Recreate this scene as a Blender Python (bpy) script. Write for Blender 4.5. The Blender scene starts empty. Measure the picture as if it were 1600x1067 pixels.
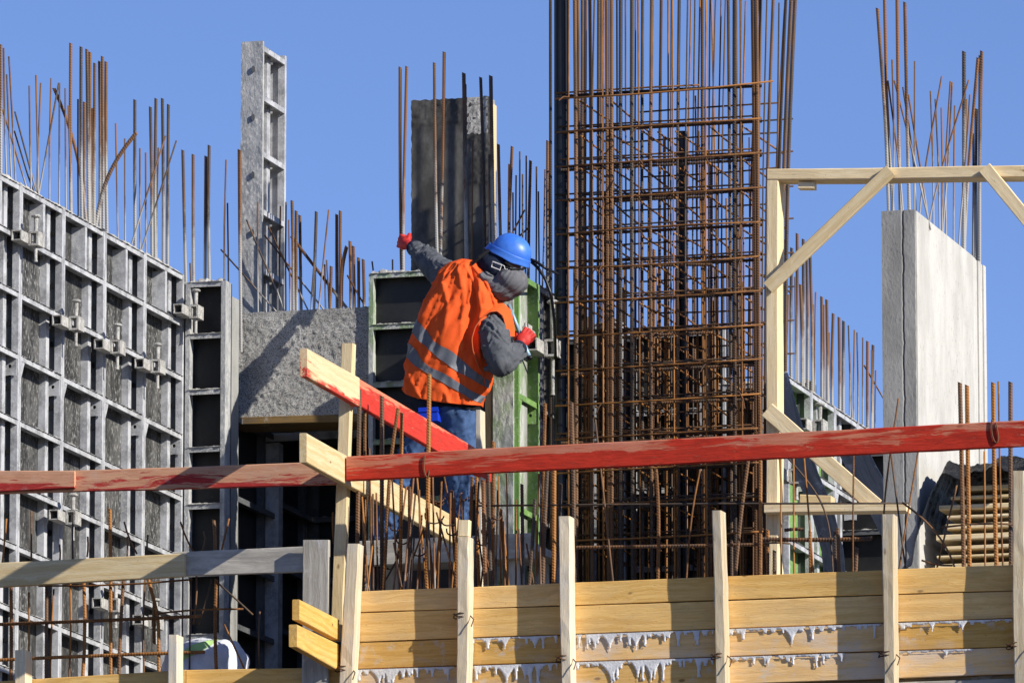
import bpy, math, random
import numpy as np
from mathutils import Vector, noise as mnoise
random.seed(7); rng = np.random.default_rng(7)
sc = bpy.context.scene
# ------------------------------------------------------------------ camera
TH, PT, F = math.radians(15.9), math.radians(9.87), 12320.0
s_, c_, sp_, cp_ = math.sin(TH), math.cos(TH), math.sin(PT), math.cos(PT)
FW = np.array([-s_*cp_, c_*cp_, sp_]); RT = np.array([c_, s_, 0]); UP = np.array([s_*sp_, -c_*sp_, cp_])
CAM = np.array([47*s_, -47*c_, 1.6])
cam = bpy.data.objects.new('camera', bpy.data.cameras.new('camera'))
sc.collection.objects.link(cam); sc.camera = cam
cam.location = CAM; cam.rotation_euler = (math.pi/2+PT, 0, TH)
cam.data.sensor_width = 36; cam.data.lens = F/1600*36
cam.data.clip_start = 0.5; cam.data.clip_end = 20000
cam.data.dof.use_dof = False
# ------------------------------------------------------------------ sky, sun, exposure
SUN_EL, SUN_AZ = math.radians(27), math.radians(70)     # azimuth from -Y towards +X
SD = Vector((math.cos(SUN_EL)*math.sin(SUN_AZ), -math.cos(SUN_EL)*math.cos(SUN_AZ), math.sin(SUN_EL)))
w = bpy.data.worlds.new('World'); sc.world = w; w.use_nodes = True
nt = w.node_tree; nt.nodes.clear()
sky = nt.nodes.new('ShaderNodeTexSky'); sky.sky_type = 'NISHITA'; sky.sun_disc = False
sky.sun_elevation = SUN_EL; sky.sun_rotation = math.atan2(SD.x, SD.y)
sky.altitude = 3000; sky.air_density = 1.0; sky.dust_density = 0.0; sky.ozone_density = 6.0
bg = nt.nodes.new('ShaderNodeBackground'); bg.inputs[1].default_value = 0.108
wo = nt.nodes.new('ShaderNodeOutputWorld')
tn = nt.nodes.new('ShaderNodeVectorMath'); tn.operation = 'MULTIPLY'; tn.inputs[1].default_value = (1.16, 0.98, 1.04)   # whole sky, white balance of the picture
nt.links.new(sky.outputs[0], tn.inputs[0]); nt.links.new(tn.outputs[0], bg.inputs[0]); nt.links.new(bg.outputs[0], wo.inputs[0])
sun = bpy.data.objects.new('sun', bpy.data.lights.new('sun', 'SUN')); sc.collection.objects.link(sun)
sun.data.energy = 5.0; sun.data.angle = math.radians(0.5); sun.data.color = (1.0, 0.94, 0.84)
sun.rotation_euler = SD.to_track_quat('Z', 'Y').to_euler(); sun.location = (20, -10, 30)
vs = sc.view_settings; vs.view_transform = 'Standard'; vs.look = 'None'; vs.exposure = 0.40; vs.gamma = 1.0
vs.use_curve_mapping = False

# ------------------------------------------------------------------ helpers
def ray(x, y): return FW + RT*(x-800)/F + UP*(533.5-y)/F
def P(x, y, v):
    d = ray(x, y); return CAM + d*((v-CAM[1])/d[1])
def PU(x, y, u):
    d = ray(x, y); return CAM + d*((u-CAM[0])/d[0])
V = lambda *a: np.array(a, float)
COL = sc.collection.objects
ORG = {}
def link(o, parent, org):
    COL.link(o); org = np.array(org, float); ORG[o.name] = org
    if parent is not None:
        o.parent = parent; o.location = org-ORG[parent.name]
    else: o.location = org
def tag(o, label, cat, group=None, kind=None):
    if label: o['label'] = label
    if cat: o['category'] = cat
    if group: o['group'] = group
    if kind: o['kind'] = kind
    return o
def thing(name, org, label, cat, group=None, parent=None):
    o = bpy.data.objects.new(name, None); o.empty_display_size = .1
    link(o, parent, org); return tag(o, label, cat, group)
class MB:
    def __init__(s): s.v = []; s.f = []; s.n = 0; s.pc = []
    def add(s, vs, fs, pc=None):
        vs = np.asarray(vs, float); s.v.append(vs); n = s.n
        s.f += [tuple(i+n for i in f) for f in fs]; s.n += len(vs)
        s.pc.append(np.asarray(pc, float) if pc is not None else vs)
        return s
    def box(s, x0, x1, y0, y1, z0, z1):
        return s.hexa([V(x0,y0,z0),V(x1,y0,z0),V(x1,y0,z1),V(x0,y0,z1)], [V(x0,y1,z0),V(x1,y1,z0),V(x1,y1,z1),V(x0,y1,z1)])
    def hexa(s, A, B):
        return s.add(list(A)+list(B), [(0,1,2,3),(7,6,5,4),(1,0,4,5),(2,1,5,6),(3,2,6,7),(0,3,7,4)])
    def tube(s, pts, r, n=8, ribs=False, caps=True):
        pts = np.asarray(pts, float)
        seg = np.linalg.norm(np.diff(pts, axis=0), axis=1); L = np.concatenate([[0], np.cumsum(seg)])
        if ribs:
            m = max(4, int(L[-1]/.0080)); t = np.linspace(0, L[-1], m)
            c = np.stack([np.interp(t, L, pts[:, k]) for k in range(3)], 1)
            rr = np.where(np.arange(m) % 2 == 0, r*1.03, r*.87)
        else:
            c = pts; m = len(c); t = L; rr = np.asarray(r, float)*np.ones(m)
        d = np.gradient(c, axis=0); d /= np.linalg.norm(d, axis=1)[:, None]+1e-9
        ref = np.array([0, 0, 1.]) if abs(d[:, 2]).mean() < .7 else np.array([0.3, 1, 0.])
        a = np.cross(d, ref); a /= np.linalg.norm(a, axis=1)[:, None]; b = np.cross(d, a)
        ph = np.arange(n)*2*math.pi/n
        ring = a[:, None]*np.cos(ph)[None, :, None]+b[:, None]*np.sin(ph)[None, :, None]
        vs = c[:, None]+ring*rr[:, None, None]
        if ribs: vs = vs+d[:, None]*(np.cos(ph)*r*.55)[None, :, None]
        fs = []
        for i in range(m-1):
            for k in range(n):
                k2 = (k+1) % n; fs.append((i*n+k, i*n+k2, (i+1)*n+k2, (i+1)*n+k))
        if caps: fs.append(tuple(range(n))[::-1]); fs.append(tuple((m-1)*n+k for k in range(n)))
        return s.add(vs.reshape(-1, 3), fs)
    def grid(s, fn, nu, nv, closed_u=False):
        vs = [fn(i/(nu if closed_u else nu-1), j/(nv-1)) for j in range(nv) for i in range(nu)]
        fs = []
        for j in range(nv-1):
            for i in range(nu if closed_u else nu-1):
                i2 = (i+1) % nu; fs.append((j*nu+i, j*nu+i2, (j+1)*nu+i2, (j+1)*nu+i))
        return s.add(vs, fs)
    def ell(s, c, ax, nu=20, nv=12):
        ax = [np.asarray(a, float) for a in ax]; c = np.asarray(c, float)
        def fn(a, b):
            p, q = a*2*math.pi, -math.pi/2+.02+b*(math.pi-.04)
            return c+ax[0]*math.cos(q)*math.cos(p)+ax[1]*math.cos(q)*math.sin(p)+ax[2]*math.sin(q)
        k = s.n; s.grid(fn, nu, nv, True)
        s.f.append(tuple(k+i for i in range(nu))[::-1]); s.f.append(tuple(k+(nv-1)*nu+i for i in range(nu)))
        return s
    def capsule(s, p0, r0, p1, r1, n=16):
        p0, p1 = np.asarray(p0, float), np.asarray(p1, float); d = p1-p0; d = d/np.linalg.norm(d)
        pts, rs = [], []
        for q in np.linspace(-80, 0, 6): pts.append(p0+d*r0*math.sin(math.radians(q))); rs.append(r0*math.cos(math.radians(q)))
        for q in np.linspace(0, 80, 6): pts.append(p1+d*r1*math.sin(math.radians(q))); rs.append(r1*math.cos(math.radians(q)))
        return s.tube(pts, rs, n)
    def chain(s, L):
        for (a, ra), (b, rb) in zip(L, L[1:]): s.capsule(a, ra, b, rb)
        return s
    def build(s, name, mat, parent=None, org=None, smooth=False, pc=False):
        v = np.concatenate(s.v)
        if org is None: org = np.array([(v[:,0].min()+v[:,0].max())/2, (v[:,1].min()+v[:,1].max())/2, v[:,2].min()])
        me = bpy.data.meshes.new(name); me.from_pydata((v-org).tolist(), [], s.f)
        if smooth: me.polygons.foreach_set('use_smooth', [True]*len(me.polygons))
        if pc:
            at = me.attributes.new('pc', 'FLOAT_VECTOR', 'POINT')
            at.data.foreach_set('vector', (np.concatenate(s.pc)).astype(np.float32).ravel())
        me.materials.append(mat); me.update()
        o = bpy.data.objects.new(name, me); link(o, parent, org); return o

# ------------------------------------------------------------------ materials
def nodes(name):
    m = bpy.data.materials.new(name); m.use_nodes = True; t = m.node_tree; t.nodes.clear()
    b = t.nodes.new('ShaderNodeBsdfPrincipled'); o = t.nodes.new('ShaderNodeOutputMaterial')
    t.links.new(b.outputs[0], o.inputs[0]); return m, t, b
class NG:
    def __init__(s, t): s.t = t
    def n(s, typ, **k):
        x = s.t.nodes.new(typ)
        for a, b in k.items(): setattr(x, a, b)
        return x
    def l(s, a, b): s.t.links.new(a, b)
    def obj(s): return s.n('ShaderNodeTexCoord').outputs['Object']
    def gen(s): return s.n('ShaderNodeTexCoord').outputs['Generated']
    def attr(s): return s.n('ShaderNodeAttribute', attribute_name='pc').outputs['Vector']
    def rnd(s): return s.n('ShaderNodeObjectInfo').outputs['Random']
    def vm(s, a, b, op='MULTIPLY'):
        x = s.n('ShaderNodeVectorMath', operation=op); s.l(a, x.inputs[0])
        if hasattr(b, 'node'): s.l(b, x.inputs[1])
        else: x.inputs[1].default_value = b
        return x.outputs[0]
    def m(s, a, b, op='MULTIPLY', clamp=False):
        x = s.n('ShaderNodeMath', operation=op, use_clamp=clamp)
        for i, q in enumerate((a, b)):
            if hasattr(q, 'node'): s.l(q, x.inputs[i])
            else: x.inputs[i].default_value = q
        return x.outputs[0]
    def noise(s, vec, scale, detail=4, rough=.55, dist=0):
        x = s.n('ShaderNodeTexNoise'); s.l(vec, x.inputs['Vector']); x.inputs['Scale'].default_value = scale
        x.inputs['Detail'].default_value = detail; x.inputs['Roughness'].default_value = rough; x.inputs['Distortion'].default_value = dist
        return x.outputs[0]
    def ramp(s, f, a, b, inv=False):
        x = s.n('ShaderNodeMapRange', interpolation_type='SMOOTHSTEP'); s.l(f, x.inputs[0])
        x.inputs[1].default_value = a; x.inputs[2].default_value = b
        x.inputs[3].default_value, x.inputs[4].default_value = (1, 0) if inv else (0, 1)
        return x.outputs[0]
    def mix(s, f, a, b):
        x = s.n('ShaderNodeMix', data_type='RGBA')
        for i, q in ((0, f), (6, a), (7, b)):
            if hasattr(q, 'node'): s.l(q, x.inputs[i])
            elif i == 0: x.inputs[0].default_value = q
            else: x.inputs[i].default_value = (*q, 1)
        return x.outputs[2]
    def bump(s, h, b, strength=.3, dist=.004):
        x = s.n('ShaderNodeBump'); x.inputs['Strength'].default_value = strength; x.inputs['Distance'].default_value = dist
        s.l(h, x.inputs['Height']); s.l(x.outputs[0], b.inputs['Normal'])
    def sep(s, v):
        x = s.n('ShaderNodeSeparateXYZ'); s.l(v, x.inputs[0]); return x.outputs
def wood(name, c1, c2, weather=(.33, .31, .28), wamt=.25, red=None, cov=.5, splash=0.0, pink=.4):
    m, t, b = nodes(name); g = NG(t)
    r = g.rnd(); off = g.n('ShaderNodeCombineXYZ'); g.l(g.m(r, 37.), off.inputs[0]); g.l(g.m(r, 11.), off.inputs[1]); g.l(g.m(r, 5.), off.inputs[2])
    pc = g.vm(g.attr(), off.outputs[0], 'ADD')
    wv = g.noise(g.vm(pc, (1.2, 3, 3)), 1.6, 3)
    wc = g.n('ShaderNodeCombineXYZ'); g.l(g.m(wv, .10), wc.inputs[1]); g.l(g.m(wv, .10), wc.inputs[2])
    pw = g.vm(pc, wc.outputs[0], 'ADD')
    gr = g.noise(g.vm(pw, (1.1, 42, 42)), 1.0, 5, .6, .4)
    fine = g.noise(g.vm(pw, (9, 260, 260)), 1.0, 3, .6)
    col = g.mix(g.ramp(gr, .36, .66), c1, c2)
    col = g.mix(g.m(g.ramp(fine, .45, .8), .35), col, tuple(x*.55 for x in c2))
    vo = g.n('ShaderNodeTexVoronoi'); g.l(g.vm(pw, (2.6, 6.5, 6.5)), vo.inputs['Vector']); vo.inputs['Scale'].default_value = 1.25
    kn = g.ramp(vo.outputs['Distance'], .035, .085, True)
    col = g.mix(g.m(kn, .75), col, (.16, .075, .03))
    big = g.noise(g.vm(pc, (2.2, 7, 7)), 1.3, 5, .65)
    col = g.mix(g.m(g.ramp(g.m(big, g.m(r, .12), 'ADD'), .52, .80), wamt*1.8), col, weather)
    spk = g.noise(pc, 75, 3, .6)
    col = g.mix(g.m(g.ramp(spk, .66, .72), .5), col, tuple(x*.35 for x in c2))
    vr_ = g.n('ShaderNodeHueSaturation'); g.l(col, vr_.inputs['Color']); g.l(g.m(g.m(r, .34), .82, 'ADD'), vr_.inputs['Value']); g.l(g.m(g.m(r, -.18), 1.12, 'ADD'), vr_.inputs['Saturation']); col = vr_.outputs[0]
    if red:
        st = g.noise(g.vm(pw, (1.5, 30, 30)), 1.0, 7, .72, .4)
        lo = g.noise(g.vm(pc, (1.9, 9, 9)), 1.0, 2, .5)
        ac = g.sep(g.attr())[1]
        msk = g.m(g.m(g.m(lo, .62), g.m(st, .92), 'ADD'), g.m(ac, -2.2), 'ADD')       # about .78 on average
        mk = g.ramp(msk, .76-cov*.22, .84-cov*.22)
        thin = g.noise(g.vm(pw, (6, 90, 90)), 1.0, 4, .7)
        rc = g.mix(g.ramp(thin, .35, .68), red, tuple(x*.62 for x in red))
        stain = g.mix(pink, col, tuple(min(1, x*1.1) for x in red))
        col = g.mix(mk, stain, rc)
        col = g.mix(g.m(g.ramp(thin, .62, .72), .35), col, c1)
    if splash:
        sn = g.noise(pc, 9, 6, .7); col = g.mix(g.m(g.ramp(sn, .56, .66), splash), col, (.55, .54, .52))
    g.l(col, b.inputs['Base Color']); b.inputs['Roughness'].default_value = .78
    b.inputs['Specular IOR Level'].default_value = .25
    g.bump(g.m(g.m(gr, fine, 'ADD'), g.m(kn, -.4), 'ADD'), b, .55, .003)
    return m
def mottled(name, c1, c2, c3, s1=6., s2=38., rough=.6, a=(.4, .62), f=(.60, .68), famt=.8, stretch=(1, 1, 1), metal=0., bump=.4, bd=.004, spec=.4, world=True):
    m, t, b = nodes(name); g = NG(t); r = g.rnd()
    off = g.n('ShaderNodeCombineXYZ'); g.l(g.m(r, 53.), off.inputs[0]); g.l(g.m(r, 17.), off.inputs[1])
    v = g.vm(g.vm(g.obj(), off.outputs[0], 'ADD'), stretch)
    n1 = g.noise(v, s1, 6, .65); n2 = g.noise(v, s2, 5, .7)
    col = g.mix(g.ramp(n1, *a), c1, c2)
    n3 = g.noise(v, s1*.35, 3); ff = g.m(g.ramp(n2, *f), famt); ff = g.m(ff, g.m(g.ramp(n3, .25, .6), .75, 'MULTIPLY'), 'MULTIPLY') if famt < .99 else ff
    col = g.mix(ff, col, c3); g.l(col, b.inputs['Base Color'])
    b.inputs['Roughness'].default_value = rough; b.inputs['Metallic'].default_value = metal; b.inputs['Specular IOR Level'].default_value = spec
    g.bump(g.m(n2, g.m(n1, .6), 'ADD'), b, bump, bd); return m
def rebar(name, dark, rust, cement=0., sc1=14, darkmul=1.):
    m, t, b = nodes(name); g = NG(t); r = g.rnd()
    off = g.n('ShaderNodeCombineXYZ'); g.l(g.m(r, 71.), off.inputs[2]); g.l(g.m(r, 13.), off.inputs[0])
    v = g.vm(g.obj(), off.outputs[0], 'ADD')
    n1 = g.noise(g.vm(v, (1, 1, .22)), sc1, 5, .65); n2 = g.noise(v, 120, 3, .6)
    col = g.mix(g.ramp(g.m(n1, g.m(r, .3), 'ADD'), .5, .8), dark, rust)
    col = g.mix(g.m(g.ramp(n2, .5, .75), .5), col, tuple(x*1.6 for x in rust))
    if cement:
        z = g.sep(g.gen())[2]; nz = g.noise(g.vm(v, (1, 1, .35)), 9, 6, .75)
        k = g.ramp(g.m(g.m(z, 1.0), g.m(nz, -1.1), 'ADD'), cement-.75, cement-.40, True)
        col = g.mix(g.m(k, .8), col, (.40, .40, .38))
    g.l(col, b.inputs['Base Color']); b.inputs['Roughness'].default_value = .72
    b.inputs['Specular IOR Level'].default_value = .3; g.bump(n2, b, .3, .001); return m
def cloth(name, c1, c2, scale=260, rough=.9, fold=0, s1=5, spec=.15, sheen=.0):
    m, t, b = nodes(name); g = NG(t); v = g.obj(); n1 = g.noise(v, scale, 3); n2 = g.noise(v, s1, 5, .6)
    f = g.m(g.m(g.ramp(n1, .35, .65), .5), g.m(g.ramp(n2, .35, .65), .5), 'ADD')
    g.l(g.mix(f, c1, c2), b.inputs['Base Color']); b.inputs['Roughness'].default_value = rough
    b.inputs['Specular IOR Level'].default_value = spec
    h = n1 if not fold else g.m(g.m(n1, .15), g.noise(v, fold, 3, .5, .6), 'ADD')
    g.bump(h, b, .4 if fold else .25, .010 if fold else .001); return m
M = {}
M['pale'] = wood('pale_timber', (.80, .66, .42), (.68, .52, .29), wamt=.10)
M['tan'] = wood('tan_formboard', (.80, .52, .195), (.66, .39, .12), weather=(.50, .36, .19), wamt=.25)
M['tanstain'] = wood('cement_washed_formboard', (.78, .50, .20), (.64, .38, .13), weather=(.60, .50, .40), wamt=.4, splash=.45)
M['soffit'] = wood('dark_soffit_timber', (.30, .20, .09), (.20, .13, .06), weather=(.12, .11, .10), wamt=.6, splash=.3)  # dark brown timber with pale cement splashes
M['grey'] = wood('weathered_timber', (.46, .43, .37), (.34, .31, .26), weather=(.24, .23, .21), wamt=.4, splash=.5)
M['post'] = wood('bleached_post_timber', (.72, .62, .45), (.56, .46, .31), weather=(.47, .45, .41), wamt=.45, splash=.28)
M['greydark'] = wood('grey_cement_timber', (.30, .30, .29), (.2, .2, .19), weather=(.45, .45, .44), wamt=.6, splash=.9)
RED = (.42, .022, .014)
M['red'] = wood('red_painted_timber', (.50, .22, .12), (.38, .145, .075), wamt=.15, red=(.52, .034, .015), cov=.42, pink=.25)
M['redworn'] = wood('worn_red_timber', (.68, .42, .27), (.56, .31, .19), wamt=.2, red=(.44, .035, .03), cov=-.15, splash=.12, pink=.10)
M['redbright'] = wood('bright_red_timber', (.76, .52, .32), (.68, .40, .24), wamt=.05, red=(.66, .045, .028), cov=.75, pink=.5)
M['redsmear'] = wood('red_smeared_timber', (.76, .60, .37), (.68, .50, .28), wamt=.04, red=(.66, .07, .045), cov=-.42, pink=.04)
M['steel'] = mottled('galvanised_form_steel', (.47, .48, .50), (.235, .24, .25), (.60, .59, .56), 8, 55, .6, a=(.38, .68), famt=.85, f=(.53, .64), bump=.6)
M['steelshade'] = mottled('shade_painted_steel', (.10, .105, .11), (.07, .075, .08), (.3, .3, .29), 9, 60, .7, famt=.6)  # form steel darkened to hold the shade of grooves and dark recesses
M['crust'] = mottled('cement_crust', (.50, .49, .455), (.33, .32, .30), (.10, .095, .09), 22, 95, .9, a=(.38, .62), bump=.9, bd=.006, famt=.95, f=(.52, .62))
M['ply'] = mottled('cement_flecked_plywood', (.026, .026, .025), (.085, .084, .08), (.52, .52, .50), 9, 75, .6, stretch=(1, 1, .35), f=(.53, .64), famt=.85, bump=.3)
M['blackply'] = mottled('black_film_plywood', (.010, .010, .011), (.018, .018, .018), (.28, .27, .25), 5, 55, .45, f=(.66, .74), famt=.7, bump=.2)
M['lightply'] = mottled('pale_plywood_back', (.42, .40, .36), (.30, .29, .27), (.12, .12, .11), 7, 60, .7, stretch=(1, 1, .4))
M['colsteel'] = mottled('cement_smeared_column_form', (.42, .42, .41), (.24, .25, .26), (.62, .61, .58), 11, 60, .75, a=(.36, .66), f=(.50, .62), famt=.85, stretch=(1, 1, .6), bump=.8, bd=.006)
M['speckle'] = mottled('rough_exposed_concrete', (.54, .53, .50), (.36, .35, .325), (.10, .098, .09), 6, 125, .95, a=(.35, .65), f=(.47, .62), famt=1., bump=1., bd=.010)
M['concgrey'] = mottled('cast_concrete', (.33, .33, .315), (.23, .23, .22), (.12, .12, .115), 4, 75, .9, stretch=(1, 1, .45), a=(.35, .65), f=(.57, .68), famt=.9, bump=.7)
M['concwhite'] = mottled('pale_cast_concrete', (.54, .525, .485), (.42, .41, .375), (.19, .18, .165), 3, 60, .9, stretch=(1, 1, .42), a=(.36, .66), f=(.58, .66), famt=.9, bump=.4)  # right wall's sunny side and top, the sunlight put into a paler colour
M['darkform'] = mottled('black_stained_column_sheet', (.050, .047, .042), (.150, .143, .128), (.42, .40, .35), 6, 30, .6, a=(.40, .72), stretch=(1, 1, .55), f=(.66, .75), famt=.6, bump=.35)
M['slab'] = mottled('slab_concrete', (.22, .21, .20), (.17, .165, .16), (.18, .18, .17), 2, 30, .9)
M['green'] = mottled('green_form_steel', (.165, .31, .075), (.12, .24, .06), (.46, .49, .41), 6, 50, .55, f=(.52, .65), famt=.85)
M['greengrey'] = mottled('green_steel_under_cement', (.44, .45, .42), (.20, .27, .15), (.62, .62, .60), 7, 40, .7, a=(.42, .60), f=(.52, .64), famt=.8, stretch=(1, 1, .5), bump=.8, bd=.008)
M['rusty'] = rebar('rusty_thin_bar', (.13, .058, .02), (.33, .14, .036))
M['rustgrey'] = rebar('mill_grey_bar', (.060, .050, .042), (.17, .085, .038), sc1=9)
M['rustcem'] = rebar('cement_splashed_bar', (.060, .052, .046), (.17, .085, .04), cement=.60)
M['rustcem2'] = rebar('rusty_cement_splashed_bar', (.10, .05, .025), (.21, .095, .04), cement=.50)
M['rustdark'] = rebar('dark_mill_bar', (.030, .022, .017), (.09, .042, .018), sc1=9)  # dark brown bar, also carries the shade on bars inside the cage
M['wire'] = rebar('tie_wire', (.05, .03, .02), (.14, .06, .025))
M['pipe'] = mottled('black_plastic_pipe', (.006, .007, .010), (.010, .011, .014), (.05, .05, .05), 4, 60, .38, f=(.68, .8), famt=.5, bump=.1)
M['drip'] = mottled('white_cement_drip', (.72, .72, .72), (.60, .60, .60), (.45, .44, .42), 20, 90, .8, bump=.6)
M['helmet'] = mottled('scuffed_blue_shell', (.035, .15, .60), (.055, .19, .66), (.16, .30, .68), 9, 60, 0.42, f=(.55, .72), famt=.6, bump=.05, bd=.001, spec=.5)
M['vest'] = cloth('orange_vest_fabric', (.86, .118, .020), (.72, .092, .016), 420, .75, fold=13, s1=7, spec=.2)
M['trim'] = cloth('vest_binding', (.50, .12, .045), (.4, .09, .035), 300)
M['stripe'] = cloth('grey_reflective_tape', (.145, .155, .175), (.115, .125, .145), 500, .5, s1=20, spec=.35)
M['hood'] = cloth('grey_heather_fleece', (.165, .165, .175), (.10, .10, .11), 330, .95, s1=22)
M['sleeve'] = cloth('charcoal_sweatshirt', (.120, .128, .142), (.068, .073, .083), 330, .95, fold=9, s1=12)
M['navy'] = cloth('navy_knit', (.012, .017, .035), (.020, .027, .05), 300)
M['jeans'] = cloth('blue_denim', (.075, .135, .27), (.025, .05, .115), 380, .9, fold=14, s1=13)
M['glove'] = cloth('red_coated_glove', (.56, .035, .026), (.44, .026, .02), 200, .6, spec=.3)
M['black'] = cloth('black_webbing', (.010, .010, .012), (.016, .016, .018), 300)
M['bluebag'] = cloth('bright_blue_pouch', (.012, .05, .55), (.010, .04, .45), 300, .5)
M['skin'] = cloth('skin', (.55, .32, .22), (.48, .27, .18), 90, .6)
M['buckle'] = mottled('pale_plastic_buckle', (.7, .7, .66), (.6, .6, .57), (.4, .4, .4))
M['boot'] = cloth('brown_work_boot', (.09, .05, .028), (.06, .035, .02), 90, .7)
M['tool'] = mottled('pale_blue_tool_steel', (.30, .45, .55), (.22, .36, .46), (.55, .62, .66), 20, 80, .4, metal=.2)
M['tarp'] = mottled('black_plastic_sheet', (.007, .007, .008), (.012, .012, .013), (.03, .03, .03), 5, 30, .4, bump=.8, bd=.02, spec=.35)
M['sack'] = mottled('white_woven_sack', (.66, .68, .72), (.54, .57, .63), (.40, .42, .46), 9, 80, .75, bump=.6, bd=.008)
M['sackgreen'] = mottled('green_sack_print', (.40, .62, .22), (.34, .55, .2), (.6, .7, .5), 9, 80, .75)
M['soil'] = mottled('site_soil', (.085, .068, .05), (.065, .052, .038), (.04, .032, .024), .4, 3, .95)

# ------------------------------------------------------------------ setting
def frame_pt(fn, a, n, z): return fn(a, n, z)
gm = MB().add([(-6000,-6000,0),(6000,-6000,0),(6000,6000,0),(-6000,6000,0)], [(0,1,2,3)])
tag(gm.build('ground', M['soil']), None, None, kind='structure')
FLOOR = 7.02
sl = MB().box(-9, 9, -4.02, 9, FLOOR-.28, FLOOR)
tag(sl.build('deck', M['slab']), None, None, kind='structure')
for k, (x, y) in enumerate(((-8.5, -3.4), (-2.7, -3.4), (3.1, -3.4), (8.5, -3.4), (-8.5, 8.3), (-2.7, 8.3), (3.1, 8.3), (8.5, 8.3))):
    q = MB(); q.box(x-.25, x+.25, y-.25, y+.25, 0, FLOOR-.281); q.box(x-.32, x+.32, y-.32, y+.32, FLOOR-.52, FLOOR-.2815)
    tag(q.build('lower_storey', M['slab']), None, None, kind='structure')

# ------------------------------------------------------------------ timber
def loft_plank(name, A, B, mat, parent=None, segs=6, warp=.002, ch=.004, label=None):
    """A, B: four corners each, in matching order, of the two end sections."""
    A = [np.asarray(p, float) for p in A]; B = [np.asarray(p, float) for p in B]
    mb = MB(); vs, pc = [], []
    L = np.linalg.norm(sum(B)/4-sum(A)/4); e1 = A[1]-A[0]; e2 = A[3]-A[0]
    W_, H_ = np.linalg.norm(e1), np.linalg.norm(e2)
    def octa(Q):
        out = []
        for k in range(4):
            p, a, b = Q[k], Q[k-1], Q[(k+1) % 4]
            da, db = a-p, b-p; out += [p+da*min(.3, ch/np.linalg.norm(da)), p+db*min(.3, ch/np.linalg.norm(db))]
        return out
    loc = octa([V(0,0,0), V(W_,0,0), V(W_,H_,0), V(0,H_,0)])
    ph = random.random()*50
    for i in range(segs+1):
        t = i/segs; Q = octa([A[k]*(1-t)+B[k]*t for k in range(4)])
        wob = e1/W_*warp*mnoise.noise((ph+t*L*1.3, 0, 0))+e2/H_*warp*mnoise.noise((ph+t*L*1.3, 7, 0))
        for k in range(8):
            nick = warp*.6*mnoise.noise((ph+t*L*9, k*3.1, 3))
            vs.append(Q[k]+wob*(0 if L < .2 else 1)+(e1/W_+e2/H_)*nick); pc.append((t*L, loc[k][0]-W_/2, loc[k][1]-H_/2))
    fs = [tuple(range(8)), tuple(segs*8+k for k in range(8))[::-1]]
    for i in range(segs):
        for k in range(8):
            k2 = (k+1) % 8; fs.append((i*8+k2, i*8+k, (i+1)*8+k, (i+1)*8+k2))
    # paint coordinate: second component runs up the wide face
    pc = np.array(pc)
    if W_ > H_: pass
    else: pc = pc[:, [0, 2, 1]]
    mb.add(vs, fs, pc); o = mb.build(name, mat, parent, pc=True)
    if label: o['label'] = label
    return o
def plankU(name, x0, t0, b0, x1, t1, b1, v, th, mat, parent=None, **k):
    a, b, c, d = P(x0,b0,v), P(x0,t0,v), P(x1,b1,v), P(x1,t1,v); y = V(0, th, 0)
    return loft_plank(name, [a, b, b+y, a+y], [c, d, d+y, c+y], mat, parent, **k)
def plankV(name, x0, t0, b0, x1, t1, b1, u, th, mat, parent=None, **k):
    a, b, c, d = PU(x0,b0,u), PU(x0,t0,u), PU(x1,b1,u), PU(x1,t1,u); x = V(-th, 0, 0)
    return loft_plank(name, [a, b, b+x, a+x], [c, d, d+x, c+x], mat, parent, **k)
def postP(name, xt0, xt1, yt, xb0, xb1, yb, v, depth, mat, parent=None, **k):
    """upright with its front face between two pixel columns at depth v"""
    a, b, c, d = P(xb0,yb,v), P(xb1,yb,v), P(xt0,yt,v), P(xt1,yt,v); y = V(0, depth, 0)
    return loft_plank(name, [a, b, b+y, a+y], [c, d, d+y, c+y], mat, parent, **k)

# edge formwork along the front of the deck
VB = -4.2
ef = thing('edge_formwork', (2.2, VB, FLOOR), 'tan board edge formwork with upright posts and white cement drips', 'formwork')
def lineY(k, x):       # top edges of the four board courses and the bottom edge of the last
    a = [(950, 917.5), (952, 917.5)]
    y650 = [919, 953.5, 999.5, 1042, 1086][k]; y1500 = [884, 925, 968.5, 1013, 1056][k]
    return y650+(x-650)*(y1500-y650)/850
segx = [[545, 886, 1390, 1640], [545, 1126, 1640], [545, 886, 1390, 1640], [545, 726, 1126, 1640]]
boards = {}
for k in range(4):
    for xa, xb in zip(segx[k], segx[k][1:]):
        jit = random.uniform(-.8, .8)
        o = plankU('board', xa+.7, lineY(k, xa)+1.0+jit*.5, lineY(k+1, xa)-.6, xb-.7, lineY(k, xb)+1.0-jit*.5, lineY(k+1, xb)-.6,
                   VB+random.uniform(-.003, .006), .027, M['tan'] if k < 2 else M['tanstain'], ef, segs=10, warp=.0025, ch=.003)
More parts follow.
